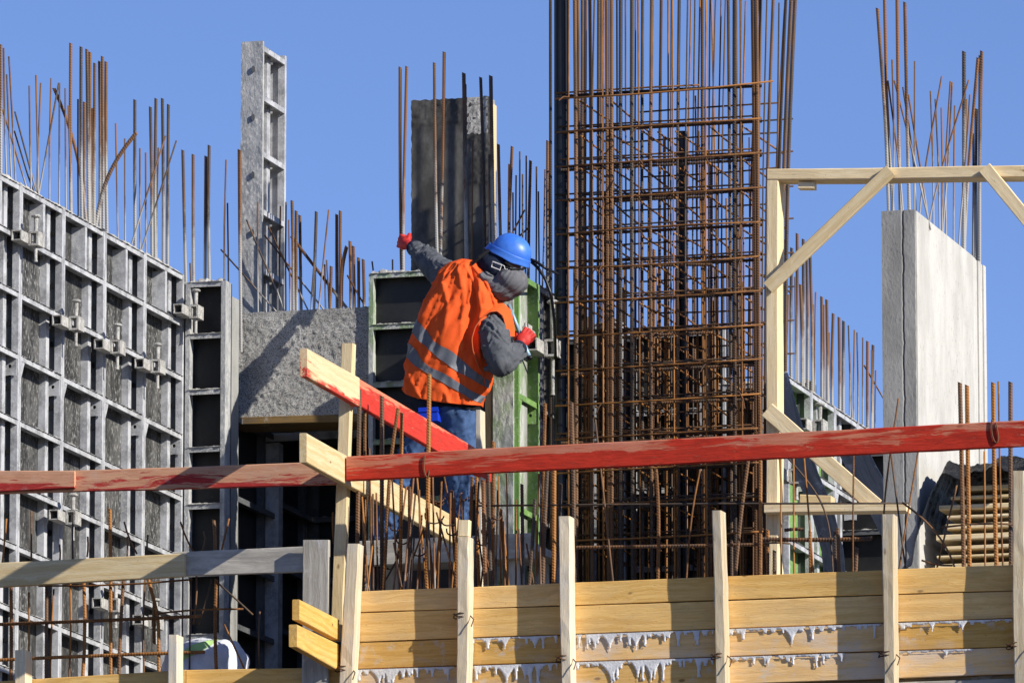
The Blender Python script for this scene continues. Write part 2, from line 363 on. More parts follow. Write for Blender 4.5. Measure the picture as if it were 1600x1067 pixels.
# lower closing board strip (shade gap below the courses)
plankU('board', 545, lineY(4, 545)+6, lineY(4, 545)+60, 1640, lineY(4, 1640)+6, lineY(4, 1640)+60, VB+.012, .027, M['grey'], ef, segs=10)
plankU('backing', 548, lineY(0, 548)+14, lineY(4, 548)+40, 1640, lineY(0, 1640)+14, lineY(4, 1640)+40, VB+.034, .03, M['soffit'], ef, segs=4)  # added dark layer that stops light showing through the board joints
PD = .10
for (xt0, xt1, yt, xb0, xb1, yb) in ((541, 560, 849, 527, 549, 1120), (715, 733, 838, 711, 729, 1120), (872, 890, 806, 877, 893, 1120),
                                      (1112, 1127, 797, 1119, 1136, 1120), (1378, 1397, 803, 1381, 1398, 1120), (1581, 1600, 735, 1585, 1604, 1120)):
    postP('post', xt0, xt1, yt, xb0, xb1, yb, VB-PD-.003, PD, M['post'], ef, segs=14, warp=.006, ch=.006)
# second short lath nailed on top of one post
postP('post', 716, 733, 812, 715, 732, 837, VB-PD+.012, .05, M['pale'], ef, segs=3)
# wires round the posts
for px, py in ((540, 1043), (725, 960), (885, 1027), (1128, 1023), (1390, 1020), (1590, 1007)):
    c = P(px, py, VB-PD); q = MB(); pts = []
    for i in range(26):
        a = i/25*4*math.pi; pts.append(c+V(-.045+.045*math.cos(a)+.02, .045-.055*math.sin(a), .012*math.sin(a*1.5)+random.uniform(-.004, .004)))
    pts += [c+V(.06, -.02, -.03), c+V(.05, -.03, -.07)]
    q.tube(pts, .0035, 5); q.build('tie_wire', M['wire'], ef)
# cement drips: a thin relief grown under two of the board joints
def drips(k, xa, xb, amount, seed):
    r = random.Random(seed); p0 = P(xa, lineY(k, xa)+1, VB-.003); p1 = P(xb, lineY(k, xb)+1, VB-.003); L = p1[0]-p0[0]
    cell = .004; nx, nz = int(L/cell), int(.165/cell)
    xs = (np.arange(nx+1)*cell)[:, None]; zs = (np.arange(nz+1)*cell)[None, :]
    band = np.array([max(0., .011+.016*amount*mnoise.noise((seed*9.1+x*7, 0, 0))+.012*amount*mnoise.noise((seed+x*38, 0, 0))) for x in xs[:, 0]])[:, None]
    h = np.clip((band-zs)/.006, -1, 1)
    x = r.uniform(0, .03)
    while x < L:
        ln = r.choice([.015, .02, .03, .03, .045, .07, .10])*amount*r.uniform(.7, 1.3); wd = r.uniform(.0045, .009); foot = r.uniform(1.5, 3.8)
        ww = wd*(1+foot*np.exp(-zs/(.012+.1*ln)))*np.where(zs > ln*.85, 1.25, 1.0)
        endc = np.clip((ln-zs)/.008, -1, 1)
        h = np.maximum(h, np.minimum(np.clip((ww-abs(xs-x))/.005, -1, 1), endc)); x += r.uniform(.010, .060)/max(.6, amount)
    for _ in range(int(3.2*amount)):
        cx = r.uniform(.1, L-.1); rad = r.uniform(.04, .08)*amount
        h = np.maximum(h, np.minimum(np.clip((rad*np.exp(-zs/(.030*amount+.008))-.003-abs(xs-cx))/.008, -1, 1), np.clip((.13*amount-zs)/.01, -1, 1)))
    keep = h > -.15
    hh = np.clip(h, 0, 1)*.006+.0015
    slope = (p1[2]-p0[2])/L; idx = -np.ones((nx+1, nz+1), int); vs = []; fs = []
    for i in range(nx):
        for j in range(nz):
            if keep[i, j] and keep[i+1, j] and keep[i, j+1] and keep[i+1, j+1]:
                q = []
                for a, b in ((i, j), (i, j+1), (i+1, j+1), (i+1, j)):
                    if idx[a, b] < 0:
                        idx[a, b] = len(vs)
                        vs.append((p0[0]+a*cell, p0[1]-hh[a, b]-.001*mnoise.noise((a*.6, b*.6, seed)), p0[2]+a*cell*slope-b*cell+.0015*mnoise.noise((a*.8, b*.8, 3+seed))))
                    q.append(idx[a, b])
                fs.append(tuple(q))
    if vs:
        m = MB(); m.add(vs, fs); m.build('cement_drip', M['drip'], ef, smooth=True)
for sd, (k, xa, xb, am) in enumerate(((2, 738, 872, .7), (2, 897, 1116, 1.0), (2, 1140, 1378, .9), (2, 1404, 1582, .65),
                                       (3, 556, 710, 1.0), (3, 738, 872, 1.1), (3, 897, 1116, 1.25), (3, 1140, 1320, .7), (3, 1404, 1520, .45))):
    drips(k, xa, xb, am, sd+1)

# side boards of the form, projecting past the corner
sf = thing('side_formwork', (.2, -4.6, FLOOR), 'two stacked tan boards projecting past the left corner of the edge form', 'formwork')
uS = P(540, 730, -4.3)[0]
us2 = P(528, 985, -4.28)[0]
plankV('board', 468, 936, 968, 530, 967, 1000, us2, .04, M['tan'], sf, segs=4)
plankV('board', 464, 975, 1010, 530, 1006, 1047, us2, .045, M['tan'], sf, segs=4)

# long red guard rail
gr_ = plankU('guard_rail', 541, 712.5, 750.5, 1640, 654, 695, -4.32, .035, M['red'], segs=26, warp=.006, ch=.005)
tag(gr_, 'long red painted rail running from the middle of the picture to its right edge', 'guard rail')
plank2 = plankV('guard_rail', 479, 676, 722, 735, 820, 862, uS, .04, M['pale'], segs=14, warp=.003)
tag(plank2, 'bare pale lower side rail going back under the red rail', 'guard rail')
up = thing('guard_rail', PU(480, 590, uS), 'upper side rail of bare wood lapped with a bright red board', 'guard rail')
plankV('bare_board', 480, 544, 588, 562, 590, 635, uS, .04, M['redsmear'], up, segs=6, label='bare wooden end of the rail smeared with red paint')
plankV('red_board', 556, 588, 630, 768, 714, 754, uS-.004, .035, M['redbright'], up, segs=10, label='bright red painted length of the rail')
st = postP('stake', 533, 551, 536, 516, 534, 1000, -4.06, .06, M['pale'], segs=12, warp=.004)
tag(st, 'tall pale stake standing behind the crossed side rails', 'stake')
st2 = postP('stake', 743, 751, 640, 746, 754, 1000, -1.6, .1, M['post'], segs=8)
tag(st2, 'short bleached stake top at the worker\'s right hip', 'stake')
# left rails
lr = thing('guard_rail', P(260, 770, -4.2), 'worn red rail crossing in front of the left formwork wall', 'guard rail')
plankU('rail_board', -40, 740, 772, 524, 721, 757, -4.2, .03, M['redworn'], lr, segs=14, warp=.004)
plankU('lapped_board', -40, 735, 770, 116, 735, 762, -4.232, .03, M['redworn'], lr, segs=8, warp=.003)
ll = thing('guard_rail', P(140, 915, -4.2), 'pale lower rail on the left, continued by a grey board', 'guard rail')
plankU('pale_board', -40, 881, 919, 288, 864, 900, -4.24, .035, M['pale'], ll, segs=10, warp=.003)
plankU('grey_board', 270, 862, 900, 480, 853, 893, -4.2, .03, M['grey'], ll, segs=8, label='weathered grey length of the rail')
wb = postP('upright_board', 473, 514, 843, 471, 512, 1130, -4.27, .03, M['grey'], segs=8)
tag(wb, 'short wide grey upright board left of the pale stake', 'board')
lf = thing('edge_formwork', P(280, 1090, -4.2), 'low tan board edge form with two stub posts at bottom left', 'formwork')
plankU('board', -40, 1066, 1110, 290, 1046, 1095, -4.2, .03, M['tan'], lf, segs=8)
plankU('board', 291, 1046, 1095, 532, 1042, 1090, -4.2, .03, M['tan'], lf, segs=8)
postP('post', 23, 40, 1015, 23, 40, 1130, -4.32, .11, M['pale'], lf, segs=4)
postP('post', 263, 277, 991, 262, 277, 1130, -4.32, .11, M['post'], lf, segs=4)

# scaffold platform under the worker
sp = thing('work_platform', P(700, 900, .1), 'grey plank platform on trestles under the worker', 'platform')
o1 = plankU('plank', 560, 845, 884, 832, 832, 871, -.25, .05, M['grey'], sp, segs=8)
ztop = P(700, 839, -.25)[2]
for q in range(2):
    y0 = -.19+q*.36; a = P(562, 850, -.25)[0]; b = P(828, 850, -.25)[0]
    z = ztop-.035
    loft_plank('plank', [V(a,y0,z-.045),V(a,y0+.34,z-.045),V(a,y0+.34,z),V(a,y0,z)], [V(b,y0,z-.045),V(b,y0+.34,z-.045),V(b,y0+.34,z),V(b,y0,z)], M['grey'], sp)
for x in (P(580, 850, 0)[0], P(815, 850, 0)[0]):
    for y in (-.15, .45):
        loft_plank('leg', [V(x-.04,y-.03,FLOOR),V(x+.04,y-.03,FLOOR),V(x+.04,y+.03,FLOOR),V(x-.04,y+.03,FLOOR)], [V(x-.04,y-.03,ztop-.081),V(x+.04,y-.03,ztop-.081),V(x+.04,y+.03,ztop-.081),V(x-.04,y+.03,ztop-.081)], M['grey'], sp)

# pale timber frame on the right
VF = -2.6
tf = thing('timber_frame', P(1210, 800, VF), 'pale timber frame with diagonal braces right of the rebar cage', 'frame')
postP('post', 1197, 1216, 281, 1196, 1216, 1010, VF, .13, M['pale'], tf, segs=14, warp=.004, ch=.006)
plankU('top_beam', 1199, 264, 281.5, 1660, 258, 277, VF-.004, .15, M['pale'], tf, segs=14, warp=.004, ch=.006)
plankU('cleat', 1247, 284, 295, 1272, 284, 295, VF+.02, .06, M['pale'], tf, segs=2)
def slat(name, a, b, wpx, v, th, mat, parent, **k):
    p, q = P(*a, v), P(*b, v); d = q-p; n = np.cross(d, V(0, 1, 0)); n = n/np.linalg.norm(n)*wpx/263/2; y = V(0, th, 0)
    return loft_plank(name, [p-n, p+n, p+n+y, p-n+y], [q-n, q+n, q+n+y, q-n+y], mat, parent, **k)
slat('brace', (1199, 449), (1391, 266), 20, VF-.04, .03, M['pale'], tf, segs=8)
slat('brace', (1538, 262), (1625, 368), 20, VF-.04, .03, M['pale'], tf, segs=6)
slat('brace', (1198, 640), (1368, 790), 24, VF-.04, .03, M['pale'], tf, segs=8)
plankU('sill', 1194, 787, 801, 1416, 786, 798, VF-.075, .11, M['pale'], tf, segs=8)
plankU('cleat', 1250, 772, 786, 1298, 774, 786, VF+.15, .1, M['pale'], tf, segs=2)

# ------------------------------------------------------------------ framed steel formwork panels
def crust(mb, p0, p1, wv, h, seed=0, step=.012):
    p0, p1, wv = map(lambda q: np.asarray(q, float), (p0, p1, wv)); L = np.linalg.norm(p1-p0); n = max(3, int(L/step)); vs = []; fs = []
    m = 5
    for i in range(n+1):
        c = p0+(p1-p0)*i/n; e = .5+.5*mnoise.noise((i*step*9+seed*3.7, 1.3, seed)); lump = max(0, .35+.9*mnoise.noise((i*step*32, seed*1.9, 0)))
        for j in range(m):
            a = j/(m-1); prof = math.sin(math.pi*a)**.5 if 0 < a < 1 else 0
            vs.append(c+wv*(a-.5)*(1+.25*mnoise.noise((i*.7, j, seed)))+V(0, 0, h*prof*(e*.6+lump*.7)+h*.25*prof*mnoise.noise((i*.9, j*2.1, seed+9))-.002))
    for i in range(n):
        for j in range(m-1): fs.append((i*m+j, i*m+j+1, (i+1)*m+j+1, (i+1)*m+j))
    mb.add(vs, fs)
def panel(label, O, A, N, w, H, ribs, steel, ply, group, D=.09, stud=.78, mid=True, plates=None, name='framed_formwork', crusty=True, edge_ply=None, topmid=.30, seed=1):
    """O: foot corner on the plywood face; A: unit along, N: unit outwards. ribs: distances below the top."""
    O, A, N = map(lambda q: np.asarray(q, float), (O, A, N)); Z = V(0, 0, 1)
    t = thing(name, O+A*w/2, label, 'formwork panel', group)
    def bx(mb, a0, a1, n0, n1, z0, z1):
        f = lambda a, n, z: O+A*a+N*n+Z*z
        q = [[f(a0,n0,z0), f(a1,n0,z0), f(a1,n0,z1), f(a0,n0,z1)], [f(a0,n1,z0), f(a1,n1,z0), f(a1,n1,z1), f(a0,n1,z1)]]
        mb.hexa(q[1], q[0])
    e = .0012
    m = MB(); bx(m, e, w-e, -.018, 0, 0, H-.004); m.build('plywood', ply, t)
    for a0, a1 in ((e, .030), (w-.030, w-e)):
        m = MB(); bx(m, a0, a1, .050, D, 0, H); bx(m, a0, a0+.004 if a0 < .1 else a1, .049, .0502, 0, H)
        m.build('edge_profile', steel, t)
        m = MB()
        if a0 < .1: bx(m, a0, a1-.012, -.001, .0495, 0, H-.002)
        else: bx(m, a0+.012, a1, -.001, .0495, 0, H-.002)
        m.build('edge_groove', M['steelshade'] if steel is M['steel'] else steel, t)
    zs = [0.]+sorted(H-r for r in ribs)
    for z in zs:
        m = MB(); z = min(max(z, .03), H)
        bx(m, .031, w-.031, D-.012, D-.002, z-.034, z); bx(m, .031, w-.031, .0005, D-.0125, z-.012, z-.001)
        rb = m.build('rib', steel, t)
        if crusty:
            m = MB(); f = lambda a: O+A*a+N*(D*.60)+Z*(z-.002)
            crust(m, f(.02), f(w-.02), N*D*.94, .034 if z > H-.02 else .017, seed+z); m.build('cement_crust', M['crust'], rb)
    if stud:
        a0 = w*stud
        m = MB(); bx(m, a0, a0+.055, .0004, .043, .002, H-.003); m.build('stud', steel, t)
    if mid and len(zs) > 2:
        a0 = w*.52; m = MB(); bx(m, a0, a0+.035, .001, D-.003, zs[-2]+.002, H-.036); m.build('top_stiffener', steel, t)
    # dark plugs along the profile stand in for the shade inside slots
    m = MB()
    for i in range(len(zs)-1):
        zc = (zs[i]+zs[i+1])/2
        if w > .4:
            c = O+A*(w-.031)+N*.03+Z*zc
            for ang in range(1):
                ring = [c-A*.001*(-1)+N*.010*math.cos(q)+Z*.018*math.sin(q)-A*.0015 for q in np.linspace(0, 2*math.pi, 12, endpoint=False)]
                ring2 = [p+A*.012 for p in ring]
                m.add(ring+ring2, [tuple(range(12))]+[(k, (k+1) % 12, 12+(k+1) % 12, 12+k) for k in range(12)])
    if m.n: m.build('dark_slot_plug', M['black'], t)['kind'] = 'stuff'
    if plates is not None:
        z = H-plates; a1 = w-.031; m = MB()
        # anchor plate with a bolt hole below a rib
        out = []; inn = []
        c = O+A*(a1-.012)+N*.045+Z*(z-.075)
        for q in np.linspace(0, 2*math.pi, 24, endpoint=False):
            cx, cz = math.cos(q), math.sin(q); r = .05/max(abs(cx), abs(cz))*(1 if cz > 0 else .9+.1*abs(cx))
            out.append(c+N*.82*r*cx+Z*r*cz*1.15); inn.append(c+N*.011*cx+Z*.011*cz)
        vs = out+inn+[p+A*.006 for p in out]+[p+A*.006 for p in inn]; n = 24
        fs = []
        for k in range(n):
            k2 = (k+1) % n; fs += [(k, k2, n+k2, n+k), (2*n+k, 3*n+k, 3*n+k2, 2*n+k2), (k, 2*n+k, 2*n+k2, k2), (n+k, n+k2, 3*n+k2, 3*n+k)]
        m.add(vs, fs); m.build('anchor_plate', steel, t)
        m = MB(); f = lambda a, n, zz: O+A*a+N*n+Z*zz
        g0 = [f(.034, .088, z-.036), f(.034, .012, z-.036), f(.034, .080, z-.13)]; g1 = [p+A*.004 for p in g0]
        m.add(g0+g1, [(0,1,2),(5,4,3),(0,3,4,1),(1,4,5,2),(2,5,3,0)])
        b0 = [f(.036, .086, z-.036), f(.10, .086, z-.036), f(.036, .086, z-.14)]; b1 = [p-N*.004 for p in b0]
        m.add(b0+b1, [(0,1,2),(5,4,3),(0,3,4,1),(1,4,5,2),(2,5,3,0)]); m.build('gusset', steel, t)
    return t
XA, YA = V(1, 0, 0), V(0, 1, 0)
e0 = P(288, 430, .5); uL, zL = e0[0], e0[2]; PW = .758
RIBS = [0, .295, .635, 1.0, 1.385, 1.76, 2.12, 2.49, 2.85, 3.2]
HL = zL-FLOOR
for i in range(6):
    v0 = .5-PW*(i+1)
    panel(['grey framed wall panel next to the dark corner of the left wall', 'second grey framed panel of the left wall from its dark corner', 'third grey framed panel of the left wall from its dark corner',
           'fourth grey framed panel of the left wall from its dark corner', 'fifth grey framed panel of the left wall at the picture edge', 'outermost grey framed panel of the left wall cut by the frame'][i],
          (uL-.09, v0, FLOOR), YA, XA, PW, HL, RIBS, M['steel'], M['ply'], 'left wall formwork panels', plates=1.0 if i < 5 else None, seed=i*7+1)
wl = MB().box(uL-.11-.26, uL-.1105, -4.05, .5, FLOOR, zL-.05); wl.box(uL-.11-.26, uL-.002, .5005, .62, FLOOR, zL-.04); wl.box(uL-.36, P(356, 440, .66)[0]-.02, .632, .95, FLOOR, zL-.09)
tag(wl.build('concrete_wall', M['concgrey']), 'concrete wall being cast behind the left grey panels', 'wall', kind='thing')
# dark corner panel facing the viewer
vA = .52; a0 = P(291, 440, vA); a1 = P(354.5, 440, vA); zA = P(330, 440, vA)[2]
panel('narrow black panel closing the end of the left wall', (a0[0]+.002, vA+.09, FLOOR), XA, -YA, a1[0]-a0[0]-.002, zA-FLOOR,
      [0, .325, .675, 1.035, 1.39, 1.81, 2.2, 2.6, 3.0], M['colsteel'], M['blackply'], None, D=.11, stud=None, mid=False, seed=50)

# clamps
def clamp(c, A, N, label, s=.88, group='wedge clamps on the left wall', rod=.30):
    A, N, Z = np.asarray(A, float), np.asarray(N, float), V(0, 0, 1); c = np.asarray(c, float)
    t = thing('formwork_clamp', c-Z*.15*s, label, 'clamp', group)
    f = lambda a, n, z: c+(A*a+N*n+Z*z)*s
    def bx(mb, a0, a1, n0, n1, z0, z1):
        mb.hexa([f(a0,n1,z0), f(a1,n1,z0), f(a1,n1,z1), f(a0,n1,z1)], [f(a0,n0,z0), f(a1,n0,z0), f(a1,n0,z1), f(a0,n0,z1)])
    m = MB(); w, th = .034, .007                         # hollow square body along A
    bx(m, -.16, .06, -w, w, w-th, w); bx(m, -.16, .06, -w, w, -w, -w+th); bx(m, -.16, .06, -w, -w+th, -w+th, w-th); bx(m, -.16, .06, w-th, w, -w+th, w-th)
    m.build('body', M['crust'], t)
    m = MB()                                             # jaw frame in front with a window for the wedge pin
    w2 = .047
    for q in (.0, .10):
        bx(m, -.02+q, .0+q, .036, .105, w2-.012, w2); bx(m, -.02+q, .0+q, .036, .105, -w2, -w2+.012)
        bx(m, -.02+q, .0+q, .036, .050, -w2+.012, w2-.012); bx(m, -.02+q, .0+q, .091, .105, -w2+.012, w2-.012)
    bx(m, .0, .08, .036, .105, w2-.010, w2-.001); bx(m, .0, .08, .036, .105, -w2+.001, -w2+.010); bx(m, .0, .08, .094, .104, -w2+.010, w2-.010)
    crust(m, f(-.15, 0, w-.003), f(.05, 0, w-.003), N*.06*s, .012*s, c[2]*7, .008); crust(m, f(-.02, .07, w2-.002), f(.10, .07, w2-.002), N*.07*s, .014*s, c[2]*5, .008)
    m.build('jaw', M['crust'], t)
    m = MB(); zz = [-.50*rod, -.5*rod+.02, -.02, .03, .5*rod-.02, .5*rod]
    m.tube([f(.03, .07, z) for z in zz], [.0135*s, .011*s, .012*s, .013*s, .015*s, .016*s], 10)
    m.tube([f(.03, .07, .5*rod), f(.03, .07, .5*rod+.008), f(.03, .07, .5*rod+.016)], [.030*s, .034*s, .024*s], 12)
    m.build('wedge_pin', M['crust'], t)
    return t
names = ['clamp on the upper rib at the picture\'s left edge', 'second clamp along the left wall from the left, above its middle', 'third clamp in the descending row on the left wall',
         'fourth clamp in the descending row on the left wall', 'clamp at the top of the dark corner panel', 'clamp just under the worn red rail on the left wall',
         'upper of two clamps behind the rusty mesh', 'lower right clamp behind the rusty mesh by the stub post']
for (px, py), nm in zip(((38, 374), (101, 506), (166, 543), (229, 573), (289, 488), (96, 809), (163, 946), (226, 972)), names):
    clamp(PU(px, py, uL+.035), YA, XA, nm)

# concrete lintel, soffit timber, dark room behind
vb = 1.09; b0, b1 = P(345, 491, vb), P(578, 487, vb); zb0, zb1 = P(450, 651, vb)[2], b0[2]
m = MB(); nx = 60; nz = 34
def beamf(a, b):
    x = b0[0]+(b1[0]-b0[0])*a; z = zb0+(zb1-zb0)*b
    edge = min(1, 12*min(b, 1-b)+.2); return V(x, vb-.004-.010*(mnoise.noise((x*30, z*30, 0))*.6+mnoise.noise((x*70, z*70, 4))*.5)*edge, z+(.006*mnoise.noise((x*25, 0, 3)) if b > .99 else 0))
m.grid(beamf, 110, 80); m.box(b0[0], b1[0], vb+.012, vb+.3, zb0+.001, zb1-.012)
tag(m.build('concrete_lintel', M['speckle'], smooth=True), 'rough speckled concrete lintel between the corner panel and the middle panel', 'lintel')
so = plankU('soffit_plank', 340, 652.5, 664, 574, 646, 658, vb-.012, .32, M['soffit'], segs=6); tag(so, 'dark tan soffit plank under the concrete lintel', 'plank')
m = MB(); m.box(b0[0]-.1, b1[0]+.1, vb+.305, 3.4, zb0+.1, zb0+.32); tag(m.build('ceiling_slab', M['slab']), None, None, kind='structure')
d0 = P(330, 700, 2.6)[0]
for i in range(3):
    panel(['black panel deep in the dark room, left one', 'black panel deep in the dark room, middle one', 'black panel deep in the dark room, right one'][i],
          (d0+.6*i, 2.69, FLOOR), XA, -YA, .598, zb0+.099-FLOOR, [0, .5, .9, 1.3, 1.8], M['steelshade'], M['blackply'], 'panels inside the dark room', seed=70+i, mid=False)
ux = P(356, 440, .66)[0]-.03
for i in range(2):
    panel(['black side panel just inside the dark opening', 'black side panel at the back of the dark opening'][i], (ux-.09, .96+.87*i, FLOOR), YA, XA, .868, (zb0-.002 if i == 0 else zb0+.095)-FLOOR, [0, .5, .9, 1.3, 1.8], M['steelshade'], M['blackply'], 'panels inside the dark room', seed=75+i, mid=False, crusty=False)
m = MB(); x = P(424, 700, 1.75)[0]; zt_ = zb0-.05
m.box(x-.05, x+.05, 1.75, 1.84, FLOOR, zt_); m.box(b0[0], b1[0]-.1, 1.75-.031, 1.749, P(430, 690, 1.75)[2], P(430, 678, 1.75)[2])
tag(m.build('inner_prop', M['steel']), 'steel prop and waler standing in the dark opening', 'prop')

# tall column form at upper left
vc = 1.55; CB = zb0+.321; k0 = P(377, 66, vc); k1 = P(411, 66, vc); zc = k0[2]
cf = thing('column_form', (k1[0], vc, CB), 'tall grey steel column form with open cells against the sky', 'column form')
uC = k1[0]; Dc = .1; vEnd = PU(448, 90, uC)[1]; Hc = zc-CB
m = MB(); m.box(k0[0], k1[0]-Dc-.012, vc+.001, vEnd-.002, CB, zc-.002); 
m = MB()
def cface(a, b):
    x = k0[0]+(uC-k0[0])*a; z = CB+Hc*b; e = 0 if b > .995 or a > .97 else 1
    return V(x+(.006*mnoise.noise((z*14, 2, 0)) if a < .01 else 0), vc-.002*e*(mnoise.noise((x*22, z*12, 0))+.8*mnoise.noise((x*70, z*50, 0))), z)
m.grid(cface, 24, 220); m.box(k0[0]+.004, uC-.002, vc+.010, vc+.034, CB, zc-.001); m.build('end_face', M['colsteel'], cf, smooth=True)
m = MB(); m.box(k0[0]+.006, k0[0]+.02, vc+.035, vEnd, CB, zc-.003); m.build('plywood', M['lightply'], cf)
m = MB(); m.box(uC-.046, uC-.001, vEnd-.035, vEnd, CB, zc-.001); m.box(k0[0]+.021, uC-.047, vEnd-.02, vEnd-.002, CB, zc-.002); m.build('edge_profile', M['steel'], cf)
m = MB(); m.box(k0[0]+.021, uC-.05, vc+.035+(vEnd-vc)*.42, vc+.035+(vEnd-vc)*.56, CB, zc-.004); m.build('stud', M['steel'], cf)
for i, y in enumerate((71, 148, 236, 326, 417, 500)):
    z = P(411, y, vc)[2]; m = MB(); m.box(uC-.012, uC, vc+.0345, vEnd-.0355, z-.034, z); m.box(k0[0]+.0205, uC-.0125, vc+.0345, vEnd-.0355, z-.014, z-.002)
    rb = m.build('rib', M['steel'], cf); m = MB(); crust(m, (uC-.05, vc+.04, z), (uC-.05, vEnd-.04, z), (.1, 0, 0), .012, i); m.build('cement_crust', M['crust'], rb)
m = MB()
for i, y in enumerate((90, 165, 255, 345)):
    z = P(411, y+18, vc)[2]; x = uC-.06
    ring = [V(x+.012*math.cos(q), vc-.013, z+.022*math.sin(q)) for q in np.linspace(0, 2*math.pi, 12, endpoint=False)]
    m.add(ring+[p+V(0, .008, 0) for p in ring], [tuple(range(12))]+[(k, (k+1) % 12, 12+(k+1) % 12, 12+k) for k in range(12)])
m.build('dark_slot_plug', M['steelshade'], cf)['kind'] = 'stuff'  # dark discs in place of the shade inside the slots

# panel behind the worker's left side, facing the viewer
vB = 1.05; p0 = P(576, 427, vB); p1 = P(772, 420, vB); Hm = p0[2]-FLOOR
panel('dark framed panel behind the worker\'s outstretched arm', (p0[0], vB+.1, FLOOR), XA, -YA, p1[0]-p0[0], Hm, [0, .325, .69, 1.05, 1.42, 1.8, 2.2, 2.6], M['greengrey'], M['blackply'], None, D=.10, stud=None, mid=False, seed=90)
# black stained column sheet
vd = 1.9; q0, q1 = P(643, 157, vd), P(767, 153, vd); zD = q0[2]
m = MB()
def dface(a, b):
    x = q0[0]+(q1[0]-q0[0])*a; z = FLOOR+(zD-FLOOR)*b
    rough = .010 if (b > .965 or (a > .68 and b > .88)) else .0015
    top = (.012*mnoise.noise((x*30, 0, 5))-.004) if b > .999 else 0
    return V(x+(.006*mnoise.noise((z*25, 0, 1)) if a < .01 or a > .99 else 0), vd-rough*(.6+mnoise.noise((x*45, z*45, 0))), z+top)
m.grid(dface, 40, 330)
fsheet = thing('column_sheet', (q0[0], vd, FLOOR), 'tall black stained column sheet with ragged cement top behind the worker', 'column form')
m.build('face', M['darkform'], fsheet, smooth=True)
m = MB(); m.box(q0[0]+.006, q1[0]-.002, vd+.012, vd+.10, FLOOR, zD-.012); m.build('backing', M['concgrey'], fsheet)
m = MB(); crust(m, (q0[0]+.01, vd+.05, zD-.02), (q1[0]-.01, vd+.05, zD-.02), (0, .1, 0), .035, 3, .01)
def patch(a, b):
    x = q1[0]-.155+.135*a+.012*mnoise.noise((b*9, 1, 0)); z = zD-.24+.235*b+.03*mnoise.noise((a*6, 5, 2))*(1 if b < .5 else 0); return V(x, vd-.008-.010*abs(mnoise.noise((x*40, z*40, 2)))*math.sin(math.pi*a), z)
m.grid(patch, 20, 36); m.build('cement_patch', M['crust'], fsheet, smooth=True)
m = MB(); zz = np.linspace(FLOOR, zD-.13, 3); m.box(q1[0]+.002, q1[0]+.012, vd+.01, vd+.09, FLOOR, zD-.05); m.build('pale_edge', M['pale'], fsheet)

# green framed panels beside the worker (facing right)
vg = .62; g1 = P(810, 600, vg); uG = g1[0]; zG = PU(828, 436, uG)[2]
panel('green framed panel beside the worker\'s right hand', (uG-.09, vg, FLOOR), YA, XA, .47, zG-FLOOR, [0, .75, 1.45, 2.1], M['green'], M['lightply'], 'formwork behind the rebar cage', stud=.45, mid=False, plates=.75, crusty=False, seed=101)
panel('grey framed panel between the green panel and the black pipe', (uG-.09, vg+.472, FLOOR), YA, XA, .47, zG-FLOOR, [0, .75, 1.45, 2.1], M['steel'], M['lightply'], 'formwork behind the rebar cage', stud=.45, mid=False, seed=103)
g0 = P(771, 600, vg)
m = MB()
def gface(a, b):
    x = g0[0]+(uG-.028-g0[0])*a; z = FLOOR+(zG-.01-FLOOR)*b; return V(x, vg-.012-.005*(mnoise.noise((x*30, z*12, 0))+.6*mnoise.noise((x*70, z*40, 0))), z)
m.grid(gface, 16, 200); m.box(g0[0], uG-.028, vg-.005, vg+.30, FLOOR, zG-.012)
tag(m.build('corner_post_form', M['greengrey'], smooth=True), 'cement smeared green steel corner post beside the worker', 'form post')
ws = postP('batten', 758, 768, 560, 757, 767, 1000, .75, .05, M['pale'], segs=6); tag(ws, 'pale batten between the worker\'s hip and the green corner post', 'batten')
clamp(PU(842, 545, uG+.03), YA, XA, 'large clamp on the green panel right of the red glove', 1.15, None, .5)
m = MB(); c = PU(832, 520, uG+.06)
for i in range(5): m.tube([c+V(.0, -.16+i*.028, -.035), c+V(.0, -.16+i*.028+.006, .035)], .010, 8)
m.tube([c+V(0, -.19, 0), c+V(0, .02, 0)], .014, 8)
tag(m.build('tie_nut', M['crust'], smooth=False), 'ribbed cement covered tie nut by the red glove', 'nut')

# right hand row of panels, facing right, behind the timber frame
vr = 1.2; r0 = P(1232, 588, vr); uR = r0[0]; zR = r0[2]
for i in range(4):
    panel(['first framed panel behind the timber post on the right', 'second framed panel from the timber post with green inside', 'third framed panel from the timber post on the right', 'farthest framed panel beside the right concrete wall'][i],
          (uR-.09, vr-.02+.62*i, FLOOR), YA, XA, .618, zR-FLOOR, [0, .5, 1.0, 1.6, 2.2], M['steel'], M['green'] if i in (0, 1) else M['blackply'], 'formwork right of the cage', stud=.5 if i else None, mid=False, plates=.5, seed=120+i)
clamp(PU(1262, 668, uR+.03), YA, XA, 'clamp with pale pin behind the lower brace', 1.0, None, .28)
clamp(PU(1225, 745, uR+.03), YA, XA, 'lower clamp behind the timber post', 1.0, None, .28)
m = MB().box(uR-.11-.25, uR-.1105, vr+.9, vr+2.2, FLOOR, zR-.06); tag(m.build('concrete_wall', M['concgrey']), 'concrete wall being cast behind the framed panels on the right', 'wall', kind='thing')
